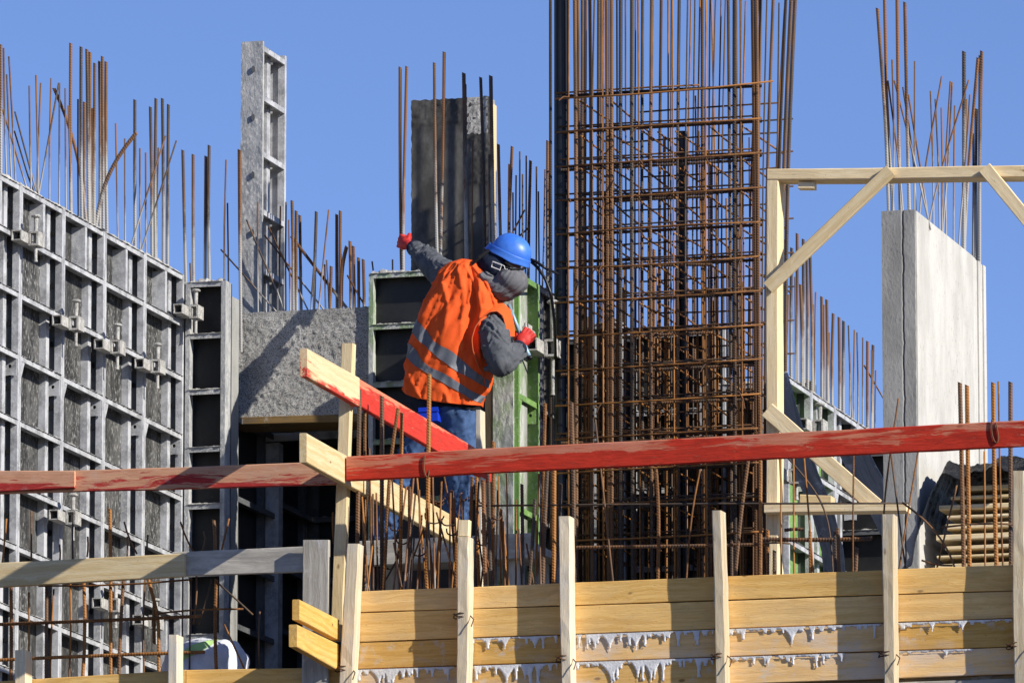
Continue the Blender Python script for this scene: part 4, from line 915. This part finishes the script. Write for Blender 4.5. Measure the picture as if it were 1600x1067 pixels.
panel('added black panel standing for the dark interior behind the right concrete wall', (P(1296, 700, 2.9)[0], 3.0, FLOOR), XA, -YA, .62, P(1340, 705, 2.9)[2]-FLOOR, [0, .5, 1.0, 1.5], M['steelshade'], M['blackply'], 'panels behind the rebar cage', seed=145, mid=False, stud=None)  # added panel, black to give the shade of the interior
wr8 = thing('wall_reinforcement', (P(1120, 420, 2.6)[0], 2.6, FLOOR), 'cement grey bars seen through the middle of the cage', 'reinforcement')
for px, yt in ((1112, 380), (1120, 372), (1129, 395), (1138, 385), (1146, 400), (1030, 372), (1040, 420), (918, 495), (1152, 415), (1160, 440), (1085, 400), (1098, 410), (1065, 430), (1022, 390), (1172, 430), (975, 450)):
    a = P(px, yt, 2.6+random.uniform(-.1, .1)); bar(wr8, [a, V(a[0]+random.uniform(-.02, .02), a[1], FLOOR)], random.choice('tn'), random.choice(cem), 'bar')

# ------------------------------------------------------------------ worker
V0 = .1
def w_(x, y, dv=0.): return P(x, y, V0+dv)
PXM = 1/263.
def remesh(o, vox, smooth=6, disp=0., dsc=.1, tex='CLOUDS', turb=6.):
    r = o.modifiers.new('union', 'REMESH'); r.mode = 'VOXEL'; r.voxel_size = vox; r.use_smooth_shade = True
    if smooth: s = o.modifiers.new('soften', 'SMOOTH'); s.factor = .5; s.iterations = smooth
    if disp:
        t = bpy.data.textures.new('folds_'+o.name, tex); t.noise_scale = dsc
        if tex == 'CLOUDS': t.noise_depth = 2
        else: t.noise_depth = 1; t.turbulence = turb; t.marble_type = 'SOFT'
        d = o.modifiers.new('folds', 'DISPLACE'); d.texture = t; d.strength = disp; d.mid_level = .5; d.texture_coords = 'GLOBAL'
        s2 = o.modifiers.new('soften2', 'SMOOTH'); s2.factor = .5; s2.iterations = 1
    return o
PZ = ztop-.035
def creases(o, chains, amp, freq=17., seed=0.):
    """bake the unioned surface and press slanting creases round each limb"""
    bpy.context.view_layer.update(); dg = bpy.context.evaluated_depsgraph_get()
    me = bpy.data.meshes.new_from_object(o.evaluated_get(dg)); o.modifiers.clear(); o.data = me
    n = len(me.vertices); co = np.empty(n*3); me.vertices.foreach_get('co', co); co = co.reshape(-1, 3); nor = np.empty(n*3); me.vertices.foreach_get('normal', nor); nor = nor.reshape(-1, 3)
    org = ORG[o.name]; wco = co+org; best = np.full(n, 1e9); S = np.zeros(n); PH = np.zeros(n); CI = np.zeros(n)
    for ci, ch in enumerate(chains):
        acc = 0.
        for (a, ra), (b, rb) in zip(ch, ch[1:]):
            d = b-a; L = np.linalg.norm(d); d = d/L; t = np.clip((wco-a)@d, 0, L); q = wco-(a+t[:, None]*d); dist = np.linalg.norm(q, axis=1)-(ra+(rb-ra)*t/L)
            e1 = np.cross(d, V(.2, .3, 1)); e1 /= np.linalg.norm(e1); e2 = np.cross(d, e1); ph = np.arctan2(q@e2, q@e1); m_ = dist < best
            best = np.where(m_, dist, best); S = np.where(m_, acc+t, S); PH = np.where(m_, ph, PH); CI = np.where(m_, ci, CI); acc += L
    out = np.empty(n)
    for i in range(n):
        c, s2 = math.cos(PH[i]), math.sin(PH[i]); w1 = mnoise.noise((c*1.3+seed, s2*1.3, S[i]*5+CI[i]*7))
        u1 = S[i]*freq+2.2*w1+1.3*math.sin(PH[i]+CI[i]+seed)
        r1 = 1-2*abs(mnoise.noise((u1, c*.75, s2*.75+seed))); r2 = 1-2*abs(mnoise.noise((u1*2.1+5, c*1.5, s2*1.5)))
        env = .55+.6*max(0, mnoise.noise((S[i]*4+seed, c*.8, s2*.8)))*2
        out[i] = amp*env*((r1**3 if r1 > 0 else 0)*1.0+(r2**3 if r2 > 0 else 0)*.42-.3)
    co = co+nor*out[:, None]; me.vertices.foreach_set('co', co.ravel()); me.update(); me.polygons.foreach_set('use_smooth', [True]*len(me.polygons))
    return o
# --- body
bm_ = MB()
bm_.chain([(w_(697, 622, .02), .12), (w_(715, 540, .02), .125), (w_(735, 470, .02), .11), (w_(748, 440, .03), .07), (w_(772, 424, .03), .055)])
bm_.ell(w_(792, 416, .03), [V(.085, 0, -.03), V(0, .075, 0), V(.03, 0, .105)])
bm_.capsule(w_(812, 436, .03), .016, w_(816, 431, .03), .012)             # nose, turned to the formwork
bm_.ell(w_(786, 414, -.05), [V(.014, 0, 0), V(0, .012, 0), V(0, 0, .03)]); bm_.ell(w_(786, 414, .11), [V(.014, 0, 0), V(0, .012, 0), V(0, 0, .03)])
bm_.chain([(w_(708, 445, .06), .06), (w_(676, 420, .34), .034), (w_(648, 388, .58), .024)])
bm_.chain([(w_(768, 500, -.06), .06), (w_(781, 570, -.15), .034), (w_(806, 549, -.05), .024)])
LH, LK, LA = w_(678, 655, .02), w_(627, 748, .0), w_(597, 838, .02)
RH, RK, RA = w_(720, 655, .0), w_(719, 748, -.08), w_(708, 838, .02)
LA[2] = RA[2] = PZ+.09
bm_.chain([(LH, .085), (LK, .058), (LA, .045)]); bm_.chain([(RH, .085), (RK, .058), (RA, .045)])
person = bm_.build('person', M['skin'], org=V(w_(660, 700)[0], V0, PZ))
tag(person, 'worker in orange vest, blue helmet and red gloves leaning over and gripping a bar', 'person')
remesh(person, .012, 4)
def rings(mb, CH, ts, amp=1.12, thick=.20, tilt=.35):
    n = len(CH)-1
    for q, t in enumerate(ts):
        i = min(int(t*n), n-1); f = t*n-i; c = CH[i][0]*(1-f)+CH[i+1][0]*f; r = CH[i][1]*(1-f)+CH[i+1][1]*f; d = CH[i+1][0]-CH[i][0]; d = d/np.linalg.norm(d)
        a = np.cross(d, V(0, 0, 1)); a /= np.linalg.norm(a); b = np.cross(a, d); tl_ = d*tilt*random.uniform(-1.3, 1.3); tm = d*tilt*random.uniform(-1.3, 1.3); am = amp*random.uniform(.97, 1.03)
        mb.ell(c+a*r*random.uniform(-.05, .05)+b*r*random.uniform(-.05, .05), [(a+tl_)*r*am, (b+tm)*r*am, d*r*thick])
# --- trousers
j = MB()
j.ell(w_(702, 645, .01), [V(.185, 0, -.03), V(0, .14, 0), V(.02, 0, .10)])
j.chain([(LH, .105), (LH*.5+LK*.5, .092), (LK, .078), (LK*.5+LA*.5, .074), (LA+V(0, 0, .02), .068)])
j.chain([(RH, .108), (RH*.5+RK*.5, .098), (RK, .084), (RK*.5+RA*.5, .076), (RA+V(0, 0, .02), .07)])
rings(j, [(LH, .105), (LK, .078), (LA, .068)], (.15, .3, .45, .55, .65, .75, .85, .95), 1.10, .2, .5); rings(j, [(RH, .108), (RK, .084), (RA, .07)], (.12, .3, .45, .55, .65, .75, .85, .95), 1.10, .2, .5)
jo = remesh(j.build('jeans', M['jeans'], person), .010, 3); creases(jo, [[(LH, .105), (LK, .078), (LA, .068)], [(RH, .108), (RK, .084), (RA, .07)]], .02, 15, 3.); jo['label'] = 'faded blue jeans'
for A_ in (LA, RA):
    b = MB(); c = V(A_[0], A_[1], PZ); b.ell(c+V(.03, .06, .045), [V(.05, .02, 0), V(-.03, .125, 0), V(0, 0, .045)]); b.capsule(c+V(0, 0, .04), .046, c+V(0, 0, .14), .05)
    remesh(b.build('boot', M['boot'], person), .01, 3)
m = MB(); m.grid(lambda a, b: (lambda q: w_(702, 634, .01)+V(.195*math.cos(q), .150*math.sin(q), -.03*math.cos(q)*.9+(b-.5)*.04))(a*2*math.pi), 40, 3, True); m.build('belt', M['black'], person)
m = MB(); a = w_(655, 638, -.17); b = w_(684, 657, -.17); m.hexa([V(a[0],a[1],b[2]), V(b[0],a[1],b[2]), V(b[0]-.004,a[1],a[2]), V(a[0],a[1],a[2])], [V(a[0],a[1]+.09,b[2]), V(b[0],a[1]+.09,b[2]), V(b[0]-.004,a[1]+.09,a[2]), V(a[0],a[1]+.09,a[2])])
m.hexa([V(a[0]-.004,a[1]-.006,a[2]-.022), V(b[0]+.003,a[1]-.006,a[2]-.022), V(b[0]+.003,a[1]-.006,a[2]+.004), V(a[0]-.004,a[1]-.006,a[2]+.004)], [V(a[0]-.004,a[1]+.095,a[2]-.022), V(b[0]+.003,a[1]+.095,a[2]-.022), V(b[0]+.003,a[1]+.095,a[2]+.004), V(a[0]-.004,a[1]+.095,a[2]+.004)])
m.build('pouch', M['bluebag'], person)
# --- navy jacket hem showing under the vest
m = MB(); m.chain([(w_(676, 618, -.02), .135), (w_(690, 560, 0), .13)]); m.ell(w_(688, 632, .0), [V(.205, 0, -.03), V(0, .145, 0), V(.01, 0, .075)])
remesh(m.build('jacket_hem', M['navy'], person), .012, 4)
# --- sweatshirt (trunk, both sleeves)
h = MB()
h.chain([(w_(700, 590, .02), .14), (w_(716, 535, .02), .145), (w_(733, 475, .02), .135), (w_(745, 450, .02), .09)])
SL = [(w_(722, 452, .02), .112), (w_(704, 437, .12), .100), (w_(686, 424, .26), .086), (w_(670, 409, .42), .072), (w_(651, 391, .57), .052)]
h.chain(SL)
SR = [(w_(764, 510, -.05), .094), (w_(773, 528, -.12), .090), (w_(778, 553, -.17), .083), (w_(783, 568, -.18), .080), (w_(793, 563, -.15), .072), (w_(806, 549, -.07), .057)]
h.chain(SR)
for c, r in ((w_(769, 540, -.20), .05), (w_(788, 556, -.20), .045), (w_(772, 574, -.20), .05)): h.ell(c, [V(r*1.3, 0, r*.25), V(0, r*.7, 0), V(-r*.1, 0, r*.35)])
ho = remesh(h.build('sweatshirt', M['sleeve'], person), .0075, 3); creases(ho, [SL, SR], .019); ho['label'] = 'charcoal grey sweatshirt sleeves'
# ribbed navy cuffs
for (c0, r0_), (c1, r1) in ((SL[-2], SL[-1]), (SR[-2], SR[-1])):
    d = c1-c0; d = d/np.linalg.norm(d); m = MB(); m.tube([c1+d*.018, c1+d*.034, c1+d*.054, c1+d*.060], [.044, .052, .049, .040], 24); m.build('cuff', M['navy'], person, smooth=True)
# --- vest
SEC = [((722, 407), (747, 411), .07), ((706, 413), (758, 425), .105), ((692, 425), (770, 444), .125), ((680, 445), (782, 468), .14), ((669, 472), (787, 494), .15), ((659, 503), (780, 524), .158), ((648, 540), (771, 560), .165), ((639, 574), (763, 596), .17), ((634, 594), (757, 617), .172), ((638, 610), (751, 634), .170)]
def sec(t):
    x = t*(len(SEC)-1); i = min(int(x), len(SEC)-2); f = x-i; f = f*f*(3-2*f)*.4+f*.6
    g = lambda k, q: SEC[i][k][q]*(1-f)+SEC[i+1][k][q]*f
    return (g(0, 0), g(0, 1)), (g(1, 0), g(1, 1)), SEC[i][2]*(1-f)+SEC[i+1][2]*f
def vest(t, ph, off=0.):
    (xl, yl), (xr, yr), dp = sec(t); c = w_((xl+xr)/2, (yl+yr)/2, .0); r = w_(xr, yr, .0)
    hv = r-c; cs, sn = math.cos(ph), math.sin(ph)
    cs2 = math.copysign(abs(cs)**.85, cs); sn2 = math.copysign(abs(sn)**.85, sn)
    n = 1.0
    s = cs; tt = t
    # long drawn folds from the raised shoulder, slack rolls at the waist
    f1 = math.sin(5.5*(s*1.1+tt*2.3)+1.2*mnoise.noise((s*2, tt*3, 0))); f2 = mnoise.noise((s*2.6+tt*1.5, tt*4.2-s*1.2, 3)); f3 = mnoise.noise((s*6+tt*5, tt*7, 8)); f4 = math.sin(16*tt+3*s)*max(0, tt-.72)*2.2
    amp = min(1, tt*5)
    g1 = 1-2*abs(mnoise.noise((s*2.2-tt*2.6, (tt*1.6+s*.5)*1.1, 21))); g2 = 1-2*abs(mnoise.noise((s*4.1+tt*3.2, tt*3.0, 33))); cr = (max(0, g1)**4*.020+max(0, g2)**4*.011)
    bump = amp*(cr+.010*f1*(1 if tt < .75 else .5)+.020*f2+.007*f3+.009*f4)
    if sn < 0: bump += -.035*math.exp(-((s-.30-.15*tt)**2)/.012)*math.exp(-((tt-.42)**2)/.05)+.024*math.exp(-((s-.58)**2)/.03)*math.exp(-((tt-.38)**2)/.05)   # hollow beside the shoulder blade
    dirv = hv/np.linalg.norm(hv)*cs2*.35+V(0, 1, 0)*sn2
    dirv = dirv/ (np.linalg.norm(dirv)+1e-6)
    p = c+hv*cs2+V(0, dp, 0)*sn2+dirv*(bump+off)
    if t > .86: p = p+V(0, 0, -.05*(t-.86)/.14*max(0, -sn)*(1-.4*s))
    return p
m = MB(); m.grid(lambda a, b: vest(b, a*2*math.pi), 150, 110, True)
vo = m.build('vest', M['vest'], person, smooth=True); vo['label'] = 'orange high visibility vest'
so_ = vo.modifiers.new('cloth', 'SOLIDIFY'); so_.thickness = .004; so_.offset = -1
def stripe(tl, tr, wdt):
    m = MB()
    def fn(a, b):
        ph = math.pi*1.0+a*math.pi; k = (math.cos(ph)+1)/2; t = tl*(1-k)+tr*k+(b-.5)*wdt+.015*math.sin(a*math.pi)
        return vest(min(t, .995), ph, .0085)
    m.grid(fn, 90, 7)
    o = m.build('reflective_stripe', M['stripe'], vo, smooth=True); return o
stripe(.575, .80, .060); stripe(.690, .935, .060)
# armhole binding
AH = [(757, 592), (746, 568), (739, 548), (737, 530), (742, 512), (752, 497), (765, 487), (777, 486), (786, 494), (790, 510), (791, 526)]
m = MB(); t_ = np.linspace(0, len(AH)-1, 40); ax = np.interp(t_, range(len(AH)), [p[0] for p in AH]); ay = np.interp(t_, range(len(AH)), [p[1] for p in AH])
dvv = np.interp(t_, range(len(AH)), [-.12, -.18, -.205, -.20, -.19, -.175, -.15, -.12, -.10, -.10, -.10])
m.grid(lambda a, b: (lambda i: w_(ax[i], ay[i], dvv[i])+(w_(766, 540, -.1)-w_(ax[i], ay[i], -.1))*(-.30*b)+V(0, .085*b, 0))(int(round(a*39))), 40, 5); m.build('shoulder_panel', M['vest'], vo, smooth=True)
m = MB(); m.tube([w_(x, y, d-.004) for x, y, d in zip(ax, ay, dvv)], .0042, 6); m.build('armhole_binding', M['trim'], vo, smooth=True)
# --- hood, neck warmer, strap
m = MB(); m.ell(w_(775, 415, .02), [V(.105, 0, -.05), V(0, .115, 0), V(.045, 0, .098)]); m.capsule(w_(752, 432, .03), .085, w_(778, 420, .03), .09); remesh(m.build('balaclava', M['navy'], person), .009, 5, .02, .05)
m = MB(); m.ell(w_(799, 440, -.01), [V(.098, 0, -.012), V(0, .125, 0), V(.012, 0, .088)]); m.ell(w_(783, 452, -.01), [V(.10, 0, -.02), V(0, .115, 0), V(.02, 0, .068)]); m.ell(w_(762, 440, -.02), [V(.075, 0, -.02), V(0, .11, 0), V(.02, 0, .05)])
nw = remesh(m.build('neck_warmer', M['hood'], person), .0075, 14); creases(nw, [[(w_(800, 415, -.01), .1), (w_(770, 478, -.02), .1)]], .013, 11, 8.); nw['label'] = 'grey fleece neck warmer pulled over the face'
m = MB()
def frame4(mb, pts, r):
    mb.tube(pts+[pts[0], pts[1]], r, 6)
bq = [w_(770, 409, -.115), w_(784, 414, -.125), w_(781, 422, -.125), w_(768, 417, -.115)]; frame4(m, bq, .0045)
m.tube([w_(784, 414, -.125), w_(788, 416, -.125), w_(789, 421, -.12), w_(793, 421, -.12)], .003, 6); m.build('goggle_buckle', M['buckle'], person)
m = MB(); m.tube([w_(738, 413, -.10), w_(748, 403, -.1), w_(764, 391, -.07)], [.008, .012, .012], 8); m.build('hood_cord', M['black'], person)
m = MB(); m.tube([w_(783, 416, -.118), w_(800, 421, -.10), w_(812, 421, -.06)], .007, 8); m.build('goggle_strap', M['black'], person)
# --- helmet
hx = V(math.cos(math.radians(-27)), 0, math.sin(math.radians(-27))); hz = V(-hx[2], 0, hx[0]); hz = hz+V(0, -.12, 0); hz /= np.linalg.norm(hz); hy = np.cross(hz, hx)
hc = w_(796.5, 396.5, .02)
def dome(a, b):
    ph = a*2*math.pi; q = b*math.pi/2; cx, cy = math.cos(ph), math.sin(ph)
    rx, ry, rz = .128+.006*cx, .108, .118
    r = math.cos(q)**.82; ridge = .004*math.exp(-(cy*r/.16)**2) if b > .15 else 0
    return hc+hx*rx*r*cx+hy*ry*r*cy+hz*(rz*math.sin(q)+ridge)
hl = MB(); hl.grid(dome, 64, 24, True)
shell = hl.build('helmet', M['helmet'], person, smooth=True); shell['label'] = 'scuffed blue hard hat'
shell.modifiers.new('shell', 'SOLIDIFY').thickness = .004
prof = [(1.0, .010), (1.035, .012), (1.045, .004), (1.055, -.012), (1.075, -.024), (1.085, -.030), (1.06, -.032), (1.0, -.026)]
def rim(a, b):
    ph = a*2*math.pi; k = b*(len(prof)-1); i = min(int(k), len(prof)-2); f = k-i; s = prof[i][0]*(1-f)+prof[i+1][0]*f; zz = prof[i][1]*(1-f)+prof[i+1][1]*f
    cx, cy = math.cos(ph), math.sin(ph); peak = max(0, -cx)**3*.02; wave = .010*math.exp(-((cx-.45)/.3)**2)*(b)
    return hc+hx*((.134)*s*cx-peak*b)+hy*.110*s*cy+hz*(zz-wave)
m = MB(); m.grid(rim, 72, 15, True); m.build('brim', M['helmet'], shell, smooth=True)
m = MB(); m.tube([hc+hx*.128+hz*-.03, hc+hx*.132+hz*-.05+hy*-.05, hc+hx*.10+hz*-.07+hy*-.09, hc+hx*.03+hz*-.05+hy*-.105], .009, 8); m.build('chin_strap', M['black'], shell)
# --- gloves
def glove(c, ex, ey, ez, label):
    """ex: knuckle direction (wrist to fingers), ey: across the knuckles towards the thumb side, ez: back of hand"""
    ex, ey, ez = [np.asarray(q, float)/np.linalg.norm(q) for q in (ex, ey, ez)]
    f = lambda a, b, d: c+ex*a+ey*b+ez*d
    m = MB(); m.ell(f(.0, 0, .004), [ex*.052, ey*.046, ez*.024]); m.capsule(f(-.065, 0, 0), .030, f(-.02, 0, 0), .034)
    for k, (b, L) in enumerate(((.034, .040), (.012, .046), (-.011, .043), (-.033, .034))):
        m.chain([(f(.035, b*.9, .006), .0125), (f(.035+L*.75, b, .004), .0118), (f(.040+L*.85, b, -.030), .0110), (f(.020+L*.3, b, -.046), .0100)])
    m.chain([(f(-.022, .036, -.006), .0150), (f(.012, .058, -.022), .0128), (f(.040, .040, -.046), .0112)])
    o = remesh(m.build('glove', M['glove'], person), .0046, 3); o['label'] = label; return o
gl = w_(632, 380, .67)
glove(gl, V(-.55, .55, .30), V(.25, .1, .95), V(-.75, -.62, .1), 'red glove closed round a vertical bar')
gr2 = w_(818, 531, .03)
glove(gr2, V(.55, .3, .78), V(-.75, -.2, .55), V(.3, -.92, .15), 'red glove gripping the tool handle')
# --- tool
tl = thing('hand_tool', w_(828, 560, -.0), 'pale blue steel bar tool held in the worker\'s right glove', 'tool')
m = MB(); m.tube([w_(795, 476, .05), w_(803, 497, .045), w_(812, 520, .04)], [.011, .012, .012], 10); m.build('shaft', M['tool'], tl, smooth=True)
m = MB(); m.tube([w_(812, 520, .04), w_(822, 545, .02), w_(827, 557, .01)], [.012, .013, .014], 10); m.build('grip', M['tool'], tl, smooth=True)
m = MB(); m.tube([w_(827, 557, .01), w_(829, 561, .008)], [.017, .017], 10); m.build('end_cap', M['pipe'], tl, smooth=True)
